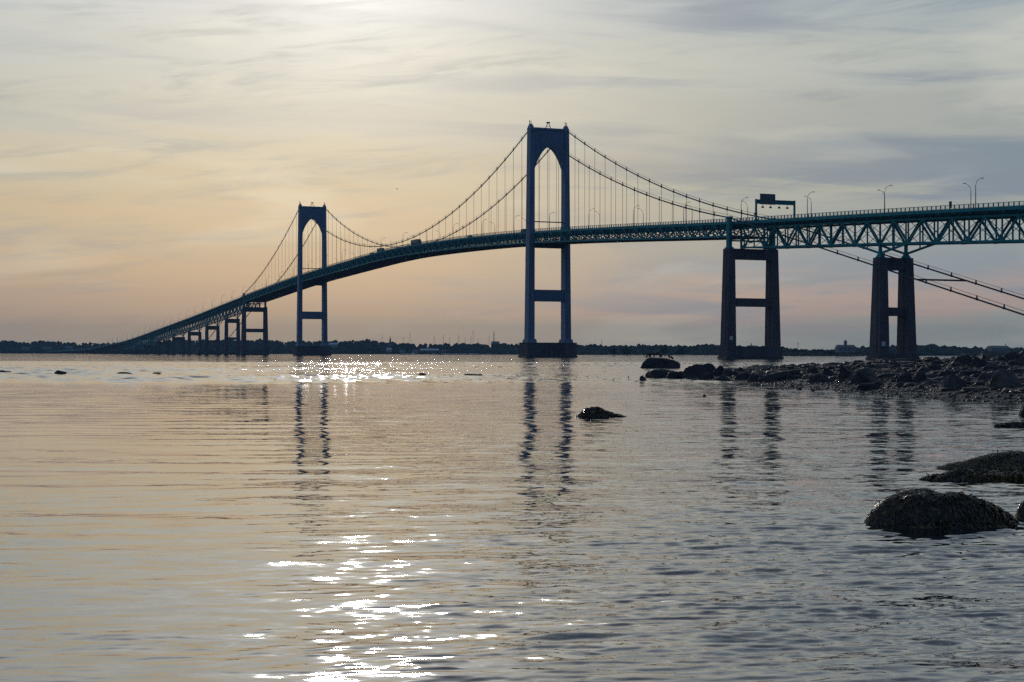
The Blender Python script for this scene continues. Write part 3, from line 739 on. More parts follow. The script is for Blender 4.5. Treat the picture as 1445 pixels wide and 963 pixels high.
# ------------------------------------------------------------------ overhead gantry
g = empty('sign_gantry', WB(229, 0, rz(229) - 1.2), RZ)
tag(g, 'teal overhead gantry with a dark sign panel spanning the road beside the cable pier', 'sign gantry')
b = MB()
for y in (-8.9, 8.9):
    pass
for zz in (6.6, 8.0):
    for xx in (-.5, .5): b.strut((xx, -8.9, zz), (xx, 8.9, zz), .28, .28)
for k in range(12):
    y0 = -8.9 + k * 17.8 / 12; y1 = y0 + 17.8 / 12
    for xx in (-.5, .5): b.strut((xx, y0, 6.6 if k % 2 else 8.0), (xx, y1, 8.0 if k % 2 else 6.6), .16, .16)
    b.strut((-.5, y0, 6.6), (.5, y0, 6.6), .14, .14); b.strut((-.5, y0, 8), (.5, y0, 8), .14, .14)
b.box((0, 0, 7.3), (.5, 17.2, 1.1))
b.build('beam', 'teal', g)
for y in (-8.9, 8.9):
    b = MB(); b.box((0, y, 4.1), (.7, .6, 8.4)); b.box((0, y, .1), (1.3, 1.0, .5)); b.build('post', 'teal', g)
b = MB(); b.box((.95, -4.2, 8.3), (.35, 6.6, 4.1)); sgp = b.build('sign_panel', 'darkpanel', g)
b = MB()
for z_ in (6.25, 10.35): b.box((1.0, -4.2, z_), (.5, 6.8, .16))
for y_ in (-7.55, -.85): b.box((1.0, y_, 8.3), (.5, .16, 4.2))
b.build('frame', 'teal', sgp)
for y in (-6.0, -2.4, 1.6, 5.4):
    b = MB(); b.box((.2, y, 5.9), (.12, .12, 1.2)); b.frus((.25, y, 4.85), (.6, 1.0, 1), (.25, y, 5.5), (.5, .8, 1)); b.build('lane_signal', 'cable', g)
b = MB(); b.box((.3, -9.35, 2.3), (.8, .9, .9)); b.build('cabinet', 'cable', g)

# ------------------------------------------------------------------ vehicles on the deck
def wheels(r, xs, y, rad=.5):
    for x in xs:
        for q in (-1, 1):
            b = MB(); b.tube([(x, q * (y - .15), rad), (x, q * (y + .12), rad)], rad, 12); wobj = b.build('wheel', 'rubber', r)
            b = MB(); b.tube([(x, q * (y + .12), rad), (x, q * (y + .15), rad)], rad * .5, 8); b.build('rim', 'galv', wobj)
def truck(s, wv, L, label, cat='truck', hgt=4.0):
    r = empty('box_truck', WB(s, wv, rz(s) - 1.54), RZ); tag(r, label, cat)
    b = MB(); b.box((-1.2, 0, hgt / 2 + .55), (L, 2.5, hgt - 1.1)); b.build('cargo_box', 'trailer', r)
    b = MB(); c0 = L / 2 - .8
    b.frus((c0 + .9, 0, .6), (2.2, 2.3, 1), (c0 + .8, 0, 1.7), (2.2, 2.3, 1)); b.frus((c0 + .8, 0, 1.7), (2.2, 2.3, 1), (c0 + .5, 0, 3.0), (1.5, 2.1, 1)); b.build('cab', 'carpaint', r)
    b = MB(); b.frus((c0 + 1.2, 0, 1.8), (1.5, 2.34, 1), (c0 + .75, 0, 2.7), (1.1, 2.16, 1)); b.build('windscreen', 'glass', r)
    wheels(r, (-L / 2 + .6, -L / 2 + 2.0, c0 + .6), 1.1); return r
def van(s, wv, label, cat, L=4.8, h=2.1):
    r = empty('van' if h > 1.8 else 'car', WB(s, wv, rz(s) - 1.54), RZ); tag(r, label, cat)
    b = MB(); b.frus((0, 0, .35), (L, 1.85, 1), (0, 0, 1.0), (L, 1.8, 1)); b.frus((-.3, 0, 1.0), (L - .9, 1.75, 1), (-.5, 0, h), (L - 2.0, 1.5, 1)); b.build('body', 'carpaint', r)
    b = MB(); b.frus((-.28, 0, 1.08), (L - .95, 1.78, 1), (-.45, 0, h - .25), (L - 1.8, 1.6, 1)); b.build('windows', 'glass', r)
    for q in (-.6, .6): b = MB(); b.box((L / 2 + .02, q, .75), (.06, .35, .18)); b.build('headlight', 'white', r)
    wheels(r, (-L / 2 + .9, L / 2 - .9), .85, .34); return r
truck(-205, -5.2, 13.5, 'long box truck on the bridge deck near the crest of the main span')
truck(-283, -5.0, 9.5, 'shorter box truck on the deck just left of the crest', hgt=3.6)
van(-303, -5.2, 'dark van behind the shorter truck left of the crest', 'van')
van(-21, -5.4, 'dark van on the deck just left of the near tower', 'van', 5.0, 2.3)
van(-104, -5.4, 'small dark car on the deck between the crest and the near tower', 'car', 4.4, 1.75)

# ------------------------------------------------------------------ far shore, woods
def ico(sub):
    bm = bmesh.new(); bmesh.ops.create_icosphere(bm, subdivisions=sub, radius=1.0)
    v = np.array([x.co[:] for x in bm.verts]); f = np.array([[q.index for q in x.verts] for x in bm.faces]); bm.free(); return v, f
ICO1 = ico(1); ICO2 = ico(2); ICO3 = ico(4); ICO4 = ico(5)
def mesh_np(name, V, Fc, m, smooth=False):
    me = bpy.data.meshes.new(name); me.vertices.add(len(V)); me.vertices.foreach_set('co', V.astype(np.float32).ravel())
    k = Fc.shape[1]; me.loops.add(len(Fc) * k); me.loops.foreach_set('vertex_index', Fc.astype(np.int32).ravel())
    me.polygons.add(len(Fc)); me.polygons.foreach_set('loop_start', np.arange(0, len(Fc) * k, k, dtype=np.int32)); me.polygons.foreach_set('loop_total', np.full(len(Fc), k, dtype=np.int32))
    me.materials.append(M[m]); me.update(calc_edges=True); me.validate()
    if smooth: me.shade_smooth()
    o = bpy.data.objects.new(name, me); COL.objects.link(o); return o
PROF = [(-900, 486), (-400, 483), (-100, 481), (0, 480.5), (30, 482.5), (60, 481), (100, 483.5), (130, 484), (190, 484), (230, 480), (290, 479.5), (330, 480), (365, 478.5), (400, 481.5), (450, 482), (470, 481.5), (500, 480), (520, 479), (532, 480.5),
        (545, 483), (575, 484), (600, 486), (640, 484), (690, 485), (720, 485), (750, 487), (820, 487), (850, 486.5), (870, 488), (900, 487), (940, 486), (960, 488), (1000, 487), (1045, 487), (1080, 489), (1110, 491), (1150, 493.5), (1180, 492), (1215, 490),
        (1250, 488), (1300, 486.5), (1320, 486), (1340, 488.5), (1370, 490), (1445, 491), (1600, 490), (2000, 486), (2700, 488)]
PX = np.array([p[0] for p in PROF], float); PT = np.array([p[1] for p in PROF], float)
DK = np.interp  # distance of the shoreline along the picture's bearings
def dist(px): return float(DK(px, [-900, 0, 420, 620, 900, 1200, 2700], [3300, 3250, 3000, 2700, 2300, 1900, 2000]))
def tops(px):                         # height in metres of the skyline of crowns
    d = dist(px) + 140; return CAMH + (hz(px) - float(np.interp(px, PX, PT))) * d / F
xs = np.arange(-900, 2701, 8.0); V = []; Fc = []
for i, px in enumerate(xs):
    d = dist(px); h = max(tops(px) - 6.5, 1.5)
    for dd, z in ((-12, -1.2), (4, .7), (60, 1.5 + h * .25), (130, h), (600, h * .9), (1500, 1.0)):
        V.append(((px - 722.5) / F * (d + dd), d + dd, z))
    if i:
        for k in range(5):
            a = (i - 1) * 6 + k; Fc.append((a, a + 6, a + 7, a + 1))
o = mesh_np('far_shore', np.array(V), np.array(Fc), 'soil', True); o['kind'] = 'structure'
rng = np.random.default_rng(11)
def crowns(name, pts, m='leaf', **props):
    """pts: x, y, base z, height, radius -> a mass of lumpy crowns"""
    v0, f0 = ICO1; vs_, fs_ = [], []; n = 0
    for x, y, z, h, r in pts:
        for j in range(5):
            rr = r * rng.uniform(.38, .72); a = rng.uniform(0, 6.28); q = rng.uniform(0, .62) * r
            c = np.array([x + q * math.cos(a), y + q * math.sin(a), z + h * rng.uniform(.45, .92) - rr * .4])
            vv = v0 * (rng.uniform(.72, 1.22, (len(v0), 1))) * np.array([rr, rr, rr * rng.uniform(.7, 1.05)]) + c
            vs_.append(vv); fs_.append(f0 + n); n += len(v0)
    o = mesh_np(name, np.vstack(vs_), np.vstack(fs_), m)
    for k, q in props.items(): o[k] = q
    return o
def wood(x0, x1, label, dens=1.0):
    pts = []; px = x0
    while px < x1:
        d = dist(px); tp = tops(px)
        for row, (dd, fr) in enumerate(((10, .34), (45, .55), (85, .78), (135, 1.0))):
            if rng.random() < .82:
                D_ = d + dd + rng.uniform(-15, 15); P = px + rng.uniform(-2, 2)
                hh = rng.uniform(8, 12); zt = tp * fr * rng.uniform(.86, 1.04) if fr < 1 else tp * rng.uniform(.90, 1.04)
                pts.append(((P - 722.5) / F * D_, D_, zt - hh, hh, rng.uniform(4.2, 8.5)))
        px += 2.6 / dens
    crowns('woodland', pts, label=label, category='woodland', kind='stuff')
wood(-700, 420, 'dark wooded far shore behind the low causeway at the left')
wood(420, 740, 'wooded far shore with harbour masts between the two towers')
wood(740, 1060, 'low wooded far shore between near tower and tall pier')
wood(1060, 2100, 'blue-grey wooded hills behind the rocky spit at the right')

# low dark island before the right-hand shore with a domed lighthouse station
V = []; Fc = []; ii = 0
for px in np.arange(1036, 1222, 3.0):
    k = (px - 1036) / 186; hgt = 3.6 * math.sin(math.pi * min(max(k, .0), 1)) ** .35 + .4 * math.sin(px * .7)
    for dd, z in ((-6, -1), (2, .5), (10, max(.6, hgt)), (40, max(.6, hgt * .9)), (60, -1)):
        D_ = 1500 + dd; V.append(((px - 722.5) / F * D_, D_, z))
    if ii:
        for k2 in range(4): a = (ii - 1) * 5 + k2; Fc.append((a, a + 5, a + 6, a + 1))
    ii += 1
o = mesh_np('island_ground', np.array(V), np.array(Fc), 'soil', True); o['kind'] = 'structure'
pts = []
for px in np.arange(1040, 1216, 1.6):
    D_ = 1500 + rng.uniform(8, 40); hh = rng.uniform(2.5, 5) * (.7 + .5 * math.sin(px * .09 + 1) ** 2); pts.append(((px - 722.5) / F * D_, D_, 2.0, hh, rng.uniform(1.5, 3)))
crowns('island_scrub', pts, label='low dark scrub covering the flat island beyond the right-hand piers', category='scrub', kind='stuff')

def single_tree(px, D_, h, r, label):
    x = (px - 722.5) / F * D_; t_ = empty('tree', (x, D_, .5)); tag(t_, label, 'tree', 'dark trees along the waterline between the piers')
    b = MB(); b.tube([(0, 0, -1), (.2, 0, h * .3), (0, .2, h * .6)], [.5, .35, .2], 7)
    for a in (0, 2.1, 4.2): b.tube([(.1, 0, h * .3), (math.cos(a) * r * .5, math.sin(a) * r * .5, h * .62)], [.22, .08], 5)
    b.build('trunk', 'bark', t_)
    o = crowns('crown', [(0, 0, h * .12, h * .9, r), (r * .3, 0, h * .1, h * .75, r * .8), (-r * .35, .5, h * .1, h * .7, r * .8)]); o.parent = t_
for a in ((866, 1600, 7.8, 3.6, 'dark round waterline tree, left one of the pair right of the near tower'), (884, 1600, 8.6, 5.6, 'broad dark waterline tree, right one of the pair right of the near tower'),
          (938, 1600, 9.4, 4.6, 'dark waterline tree just behind the cormorant rock'), (962, 1600, 8.6, 5.2, 'low spreading dark tree right of the cormorant rock on the far waterline')):
    single_tree(*a)

# ------------------------------------------------------------------ far buildings, steeple, masts, boats
def house(px, D_, wd, dp, h, rh, label, cat='house', wm='wall', rm='roof', z=1.2, name='house', rot=.15):
    r = empty(name, ((px - 722.5) / F * D_, D_, z), rot); tag(r, label, cat)
    b = MB(); b.box((0, 0, h / 2), (wd, dp, h)); wl = b.build('wall', wm, r)
    b = MB(); a, c = wd / 2 + .4, dp / 2 + .4
    b.v += [(-a, -c, h), (a, -c, h), (a, c, h), (-a, c, h), (-a * .96, 0, h + rh), (a * .96, 0, h + rh)]
    b.f += [(0, 3, 2, 1), (0, 1, 5, 4), (2, 3, 4, 5), (1, 2, 5), (3, 0, 4)]
    b.build('roof', rm, r)
    n = max(2, int(wd / 4)); 
    for k in range(n): bb = MB(); bb.box((-wd / 2 + wd * (k + .5) / n, -dp / 2 - .04, h * .55), (1.2, .12, 1.5)); bb.build('window', 'glass', r)
    return r
house(606, 2560, 30, 12, 2.2, 2.6, 'long low shed with a bright pale roof on the harbour front', 'shed', rm='roofpale', wm='wall2', z=4.5, name='shed')
house(549, 2640, 8, 7, 4, 3.4, 'white house with pale gable left of the bright-roofed shed', z=3.5, rm='roofpale')
house(568, 2640, 8, 7, 4, 2.5, 'small white house on the waterline between the white gable and the shed', z=1.5)
house(586, 2640, 9, 7, 4, 2.5, 'small pale house close left of the bright-roofed shed', z=1.5)
house(626, 2600, 8, 7, 4, 2.4, 'small pale house close right of the bright-roofed shed', z=1.5, wm='wall2')
house(699, 2760, 13, 14, 16, 5, 'tall grey building with a pitched top on the skyline left of the near tower', 'building', 'wall2', 'roof', z=2, name='tall_building')
house(470, 2950, 15, 9, 5, 3.2, 'pale roofed building in the wood right of the far tower', 'building', rm='roofpale', z=13, name='building')
house(66, 3150, 16, 9, 3.4, 3.0, 'pale shore house behind the causeway at the far left', z=7, wm='wall2')
house(97, 3150, 12, 9, 5, 3.5, 'smaller pale shore house right of the far left one', z=6, wm='wall2')
house(36, 3150, 14, 9, 4, 3.0, 'low grey shore house nearest the left edge', z=6, wm='wall2')
house(1409, 1780, 22, 12, 3.2, 3, 'low building with blue-grey roof above the boulders at the right edge', 'building', rm='roof', wm='wall2', z=5.5, name='building')
h = house(1193, 1492, 17, 9, 5.0, 2.4, 'lighthouse station with a small domed tower on the dark island', 'lighthouse', 'wall2', 'roof', z=3.4, name='lighthouse_station')
b = MB(); b.tube([(0, 0, 5), (0, 0, 9.6)], [1.7, 1.5], 8); b.build('lantern_tower', 'wall2', h)
b = MB(); b.tube([(0, 0, 9.6), (0, 0, 10.6), (0, 0, 11.4), (0, 0, 12.4)], [1.9, 1.6, .8, .1], 10); b.build('dome', 'roof', h)
# steeple
st = empty('church', ((551 - 722.5) / F * 2900, 2900, 8)); tag(st, 'church with a thin pointed steeple rising above the far trees', 'church')
b = MB(); b.box((0, 4, 5), (10, 18, 10)); b.build('nave', 'wall2', st)
b = MB(); b.box((0, -6, 7.5), (4.4, 4.4, 15)); b.build('tower', 'wall2', st)
b = MB(); b.frus((0, -6, 15), (3.8, 3.8, 1), (0, -6, 25), (.15, .15, 1)); b.build('spire', 'roof', st)
def antenna(px, D_, ytop, z, label, lattice=False):
    ht = CAMH + (hz(px) - ytop) * D_ / F - z
    r = empty('radio_mast', ((px - 722.5) / F * D_, D_, z)); tag(r, label, 'radio mast')
    b = MB()
    if lattice:
        for q in ((-2, -1.2), (2, -1.2), (0, 2)): b.strut((q[0], q[1], 0), (q[0] * .1, q[1] * .1, ht), .35, .35)
        for k in range(8): zz = ht * k / 8; f0 = 1 - .9 * k / 8; f1 = 1 - .9 * (k + 1) / 8; b.strut((-2 * f0, -1.2 * f0, zz), (2 * f1, -1.2 * f1, zz + ht / 8), .22, .22); b.strut((2 * f0, -1.2 * f0, zz), (-2 * f1, -1.2 * f1, zz + ht / 8), .22, .25)
    else: b.strut((0, 0, 0), (0, 0, ht), .42, .42)
    b.build('lattice' if lattice else 'pole', 'galv', r)
    b = MB(); b.box((0, 0, ht * .82), (1.6, .6, .5)); b.build('crossarm', 'galv', r)
antenna(539, 2850, 472.5, 6, 'tall thin radio mast just left of the church steeple')
antenna(697, 2700, 467.5, 8, 'lattice radio mast beside the tall grey building', True)
antenna(849, 2350, 479, 4, 'thin radio mast on the shore right of the near tower')
antenna(1126, 2050, 483, 4, 'thin radio mast between the two tall concrete piers')
antenna(1419, 1900, 484.5, 6, 'short mast above the boulders near the right edge')
antenna(1060, 2200, 484.5, 6, 'short double mast seen through the opening of the tall concrete pier', True)
def sailboat(px, D_, ytop, label, L=11):
    ht = CAMH + (hz(px) - ytop) * D_ / F
    r = empty('sailboat', ((px - 722.5) / F * D_, D_, 0), rng.uniform(-.6, .6)); tag(r, label, 'sailboat', 'moored sailboats in the far harbour')
    b = MB(); prof = [(-.5, .62, .9), (-.3, .9, .95), (0, 1, 1), (.3, .7, 1.1), (.5, .06, 1.25)]
    for x, wq, zq in prof:
        bw = L * .15 * wq
        b.v += [(x * L, -bw, zq), (x * L, -bw * .6, -.3), (x * L, bw * .6, -.3), (x * L, bw, zq)]
    for k in range(4):
        for j in range(3): a = k * 4 + j; b.f.append((a, a + 1, a + 5, a + 4))
        b.f.append((k * 4 + 3, k * 4, k * 4 + 4, k * 4 + 7))
    b.f.append((0, 3, 2, 1)); b.build('hull', 'hull', r)
    b = MB(); b.frus((-.5, 0, 1), (L * .36, L * .17, 1), (-.6, 0, 1.7), (L * .28, L * .12, 1)); b.build('cabin', 'white', r)
    b = MB(); b.tube([(.6, 0, 0), (.6, 0, ht)], [.22, .15], 5); b.build('mast', 'galv', r)
    b = MB(); b.tube([(.6, 0, 2.2), (-L * .4, 0, 2.3)], [.16, .14], 5); b.build('boom', 'galv', r)
    b = MB()
    for q in (1, -1): b.tube([(.6, 0, ht * .62), (.6, q * .9, ht * .62)], .08, 4)
    b.build('spreader', 'galv', r)
    b = MB(); b.tube([(L * .48, 0, 1.2), (.6, 0, ht)], .04, 3); b.tube([(-L * .48, 0, 1.1), (.6, 0, ht)], .04, 3); b.build('stay', 'galv', r)
for a in ((578, 469.5, 'tall-masted sailboat alone right of the church steeple', 14), (569, 476, 'short-masted sailboat between steeple and tall mast', 9), (612, 473.5, 'sailboat whose mast stands above the bright-roofed shed', 12),
          (625, 472.5, 'sailboat with mast just right of the bright-roofed shed', 12), (634, 477, 'small sailboat between the shed and the mast pair', 9), (646.5, 472.5, 'sailboat with mid-height mast left of the tallest one', 13),
          (656, 476, 'small sailboat immediately left of the tallest mast', 10), (664, 475, 'small sailboat touching the left side of the tallest mast', 10), (667, 466.5, 'sailboat with the tallest mast in the harbour', 18),
          (689.5, 473, 'sailboat with mast left of the lattice radio mast', 12), (674, 478, 'smallest sailboat just right of the tallest mast', 9)):
    sailboat(a[0], 2150, a[1], a[2], a[3])

# ------------------------------------------------------------------ rocky spit in the foreground right
EDGE = [Vector((12.0, 151)), Vector((17.6, 121)), Vector((19.9, 103)), Vector((20.9, 80)), Vector((23.8, 75.2)), Vector((24.6, 71)), Vector((29, 58)), Vector((34, 44)), Vector((40, 20)), Vector((44, -40)),
        Vector((170, -60)), Vector((170, 210)), Vector((90, 190)), Vector((48, 172)), Vector((28, 168)), Vector((17, 166))]
EX = np.array([p.x for p in EDGE]); EY = np.array([p.y for p in EDGE])
def sdist(x, y):
    """signed distance to the spit's outline (numpy), inside positive"""
    x = np.asarray(x, float); y = np.asarray(y, float); best = np.full(x.shape, 1e9); ins = np.zeros(x.shape, bool); n = len(EX)
    for i in range(n):
        ax, ay, bx, by = EX[i], EY[i], EX[(i + 1) % n], EY[(i + 1) % n]
        ex, ey = bx - ax, by - ay; t_ = np.clip(((x - ax) * ex + (y - ay) * ey) / (ex * ex + ey * ey), 0, 1)
        best = np.minimum(best, np.hypot(x - ax - t_ * ex, y - ay - t_ * ey))
        c = ((ay > y) != (by > y)) & (x < (bx - ax) * (y - ay) / (by - ay + 1e-12) + ax); ins ^= c
    return np.where(ins, best, -best)
def ground(x, y):
    x = np.asarray(x, float); y = np.asarray(y, float); s = sdist(x, y)
    wob = .12 * np.sin(x * .9 + y * .23) * np.sin(y * .31 - x * .4) + .06 * np.sin(x * 2.3 + 1) * np.sin(y * 1.1)
    cap = 0.62 + np.clip((x - 17) * .06, 0, 1.6)
    z = np.minimum(s * .13, .42 + (s - 3.2) * .06); z = np.where(s > 0, np.minimum(z, cap) + wob * np.clip(s / 4, 0, 1), s * .10)
    return np.clip(z, -1.5, 4)
def ray_ground(px, py):
    ds_ = np.arange(50, 170, .25); xx = (px - 722.5) / F * ds_; zz = CAMH + (hz(px) - py) * ds_ / F; g_ = ground(xx, ds_)
    hit = np.where((zz <= g_) & (g_ > -.05))[0]
    if len(hit): d = ds_[hit[0]]
    else:
        d = ds_[np.argmin(zz - g_ + (sdist(xx, ds_) < 1) * 9)]
    return Vector(((px - 722.5) / F * d, d, float(ground((px - 722.5) / F * d, d))))
gx = np.arange(6, 172, .9); gy = np.arange(-60, 212, .9)
GX, GY = np.meshgrid(gx, gy); GZ = ground(GX, GY); nI = np.arange(GX.size).reshape(GX.shape)
Q = np.stack([nI[:-1, :-1], nI[:-1, 1:], nI[1:, 1:], nI[1:, :-1]], -1).reshape(-1, 4)
keep = (GZ.reshape(-1)[Q].max(1) > -.9); Q = Q[keep]
used = np.unique(Q); remap = np.zeros(GX.size, int); remap[used] = np.arange(len(used))
o = mesh_np('beach', np.stack([GX, GY, GZ], -1).reshape(-1, 3)[used], remap[Q], 'beach', True); o['kind'] = 'structure'

def rock_mesh(name, seed, dims, facets=9, rough=.10, m='rock', ledge=False, src=None, lumps=0.0, zpow=1.0):
    r = np.random.default_rng(seed); v, f = src or ICO4; rad = np.ones(len(v)) * 1.15
    N_ = r.normal(size=(facets, 3)); N_[:, 2] = np.abs(N_[:, 2]) * .8; N_ /= np.linalg.norm(N_, axis=1)[:, None]
    dd = r.uniform(.56, .92, facets)
    for n_, d_ in zip(N_, dd):
        c = v @ n_; k = c > .05; rad[k] = np.minimum(rad[k], d_ / c[k])
    nz = np.array([noise.fractal(Vector(p) * 1.6 + Vector((seed * 3.1, 0, 0)), 0.9, 2.1, 6) for p in v])
    nl = np.array([noise.noise(Vector((p[0] * 1.2 + seed, p[1] * 1.2, p[2] * 7 + p[0] * 1.5))) for p in v])
    rad = rad * (1 + rough * nz + .035 * nl * (1 - lumps))
    V = v * rad[:, None]; V[:, 2] = np.where(V[:, 2] < 0, V[:, 2] * .5, V[:, 2])
    V /= np.array([np.abs(V[:, 0]).max(), np.abs(V[:, 1]).max(), V[:, 2].max()])
    if ledge: V[:, 2] = np.where(V[:, 2] > .62, .62 + (V[:, 2] - .62) * .45, V[:, 2])
    V[:, 2] = np.where(V[:, 2] > 0, np.abs(V[:, 2]) if zpow == 1.0 else 1 - (1 - np.clip(V[:, 2], 0, 1) ** 2) ** 2 + .10 * (rad - rad.mean()), V[:, 2]); V[:, 2] /= V[:, 2].max()
    V *= np.array([dims[0] / 2, dims[1] / 2, dims[2]])
    return V, f
RIDX = [0]
def boulder(x0, x1, yt, yb, label, m='rock', depth=.8, facets=9, rough=.1, name='boulder', cat='boulder', rot=0.0, onwater=False, group=None, sink=.15):
    RIDX[0] += 1
    xc = (x0 + x1) / 2; P = at(xc, yb) if onwater else ray_ground(xc, yb)
    wd = (x1 - x0) * P.y / F; dp = wd * depth; P = P + Vector((P.x / P.y * dp * .4, dp * .4, 0))
    zb = -.1 if onwater else P.z - sink
    zt = CAMH + (hz(xc) - yt) * P.y / F
    ht = max(zt - zb, .12)
    V, f = rock_mesh(name, RIDX[0], (wd, dp, ht), facets, rough, m, ledge=depth < .56)
    o = mesh_np(name, V, f, m, True); o.location = (P.x, P.y, zb); o.rotation_euler = (0, 0, rot)
    tag(o, label, cat, group); return o
B = [
 (901, 966, 520.5, 533.5, 'long low tapering ledge at the very tip of the rocky spit', 'rock', .5, 7, .12),
 (960, 1016, 513, 532, 'big smooth dark hump, highest rock near the tip of the spit', 'rock', .6, 8, .06),
 (960, 990, 523, 534, 'low dark rock in front of the big smooth hump', 'rock', .6, 8, .1),
 (1000, 1028, 516, 530, 'rounded dark rock close right of the big smooth hump', 'rock', .7, 9, .1),
 (1018, 1034, 520, 531, 'small brownish rock right of the rounded one by the hump', 'rock', .8, 6, .1),
 (1038, 1053, 518, 527, 'knob of dark rock standing at the left end of the flat slab', 'rock', .8, 8, .08),
 (1040, 1090, 519.5, 525, 'long flat slab lying behind the dark ledges under the tall pier', 'rock', .4, 5, .05),
 (1030, 1073, 526, 536, 'dark ledge at the waterline left of the pale round boulder', 'rock', .5, 8, .12),
 (1001, 1033, 530, 539.5, 'wet shiny flat rock at the waterline below the brownish rock', 'rockpale', .6, 5, .06),
 (1070, 1142, 521.5, 537, 'long dark hump stretching behind the pale round boulder', 'rock', .5, 9, .1),
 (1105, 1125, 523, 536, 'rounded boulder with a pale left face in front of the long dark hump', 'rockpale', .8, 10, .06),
 (1124, 1141, 517, 523, 'small flat rock on the crest behind the long dark hump', 'rock', .7, 6, .08),
 (1136, 1163, 515.5, 529, 'dark angular boulder on the crest right of the small flat rock', 'rock', .7, 7, .1),
 (1150, 1180, 520, 533, 'low dark rock between the angular boulder and the tall hump', 'rock', .7, 8, .1),
 (1176, 1211, 513, 536, 'tall dark hump left of the large pale-flanked boulder', 'rock', .7, 9, .08),
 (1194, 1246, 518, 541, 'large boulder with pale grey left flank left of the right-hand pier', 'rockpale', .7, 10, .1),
 (1205, 1251, 541, 551, 'flat dark slab lying on the cobbles at the waterline', 'rock', .55, 6, .07),
 (1213, 1254, 515, 521, 'flat ledge on the crest left of the right-hand pier foot', 'rock', .4, 5, .05),
 (1252, 1275, 509.5, 518, 'pointed dark rock on the crest in front of the right-hand pier', 'rock', .7, 8, .1),
 (1262, 1289, 524.5, 542, 'sloping dark boulder, left one of two side by side on the cobbles', 'rock', .7, 7, .1),
 (1287, 1314, 523.5, 542, 'squarish dark boulder, right one of two side by side on the cobbles', 'rock', .8, 7, .08),
 (1301, 1333, 514, 523, 'low ledge on the crest left of the rounded dome rock', 'rock', .5, 6, .08),
 (1333, 1376, 499, 515, 'rounded dome rock standing on the skyline near the right', 'rock', .7, 12, .07),
 (1332, 1373, 511, 520, 'broken ledge at the foot of the dome rock', 'rock', .5, 6, .1),
 (1379.5, 1401, 497.5, 509, 'square-topped block on the skyline right of the dome rock', 'rock', .9, 6, .03),
 (1386, 1416, 513, 523, 'grey slab below the square-topped block', 'rock', .6, 6, .08),
 (1400, 1422, 502, 512, 'jumbled grey rock right of the square-topped block', 'rock', .7, 7, .12),
 (1411, 1452, 506, 518, 'wide grey ledge near the right edge above the big split boulder', 'rock', .6, 7, .1),
 (1431, 1462, 493.5, 506, 'highest rock at the right edge of the picture', 'rock', .7, 8, .1),
 (1352, 1396, 522, 531, 'long flat ledge between the slanted boulder and the split boulder', 'rock', .4, 6, .07),
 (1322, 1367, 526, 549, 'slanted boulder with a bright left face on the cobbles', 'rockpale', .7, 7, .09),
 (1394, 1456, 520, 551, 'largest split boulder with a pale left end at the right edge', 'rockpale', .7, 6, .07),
]
B += [(938, 986, 524, 534.5, 'flat dark shelf joining the tip ledge to the big smooth hump', 'rock', .5, 7, .1),
 (984, 1012, 526, 536, 'low shelf at the waterline in front of the rounded dark rock', 'rock', .5, 7, .1),
 (1050, 1100, 527, 538, 'long low shelf at the waterline left of the pale-faced round boulder', 'rock', .45, 7, .1),
 (1014, 1046, 522, 531, 'flat rock filling the gap behind the brownish rock', 'rock', .5, 6, .1),
 (1140, 1182, 527, 540, 'flat shelf among the cobbles left of the tall dark hump', 'rock', .5, 6, .1),
 (1368, 1400, 505, 517, 'jagged dark rock between dome rock and square-topped block', 'rock', .7, 8, .14),
 (1405, 1440, 496, 509, 'jagged dark rock on the skyline left of the highest rock', 'rock', .8, 8, .14),
 (1372, 1412, 528, 541, 'dark wedge-shaped rock leaning on the split boulder', 'rock', .7, 6, .12)]
for i, q in enumerate(B):
    boulder(q[0], q[1], q[2], q[3], q[4], q[5], q[6], q[7], q[8], rot=((i * 37) % 11 - 5) * .03)
rr_ = np.random.default_rng(77)
for i in range(260):
    yy = rr_.uniform(78, 150); xx = rr_.uniform(13, 44); sd_ = float(sdist(xx, yy))
    if sd_ < 3.0 or sd_ > 26 or xx / yy > .36: continue
    wd = rr_.uniform(1.2, 3.6); RIDX[0] += 1
    V, f = rock_mesh('ledge_rock', 300 + i, (wd, wd * rr_.uniform(.4, .8), rr_.uniform(.2, .42)), 6, .12, src=ICO3, ledge=True)
    o = mesh_np('ledge_rock', V, f, 'rock', True); zz = float(ground(xx, yy)); o.location = (xx, yy, zz - .12); o.rotation_euler = (0, 0, rr_.uniform(-.6, .6))
    tag(o, 'low dark angular rock jumbled among the named boulders on the crest of the spit', 'boulder', 'low angular rocks of the spit crest')
boulder(900, 915, 530, 539, 'small block awash just off the tip of the spit', 'rock', .8, 7, .1, onwater=True)
boulder(884.5, 890.5, 531, 534, 'tiny rock awash left of the spit tip', 'rock', .9, 6, .1, onwater=True)
boulder(990, 998, 557, 559.5, 'tiny rock breaking the surface in the calm water below the spit', 'rock', .9, 6, .1, onwater=True)
boulder(1118, 1137, 546, 550, 'pale flat stone at the edge of the cobbles below the tall pier', 'rockpale', .6, 6, .06, onwater=True)
boulder(1143, 1151, 549.5, 552.5, 'small dark stone in the water right of the pale flat stone', 'rock', .6, 6, .06, onwater=True)
boulder(1433, 1458, 566, 587, 'dark rock with reddish base cut by the right edge below the cobbles', 'rockpale', .8, 7, .09, onwater=True)
boulder(70, 104, 522.5, 531, 'dark rock awash in the ruffled water at the left', 'rock', .5, 8, .12, onwater=True)
boulder(-12, 27, 522.5, 530, 'dark rock awash cut by the left edge', 'rock', .5, 8, .12, onwater=True)
boulder(158, 195, 525, 530.5, 'low dark rock awash, third along the line from the left edge', 'rock', .5, 8, .12, onwater=True)
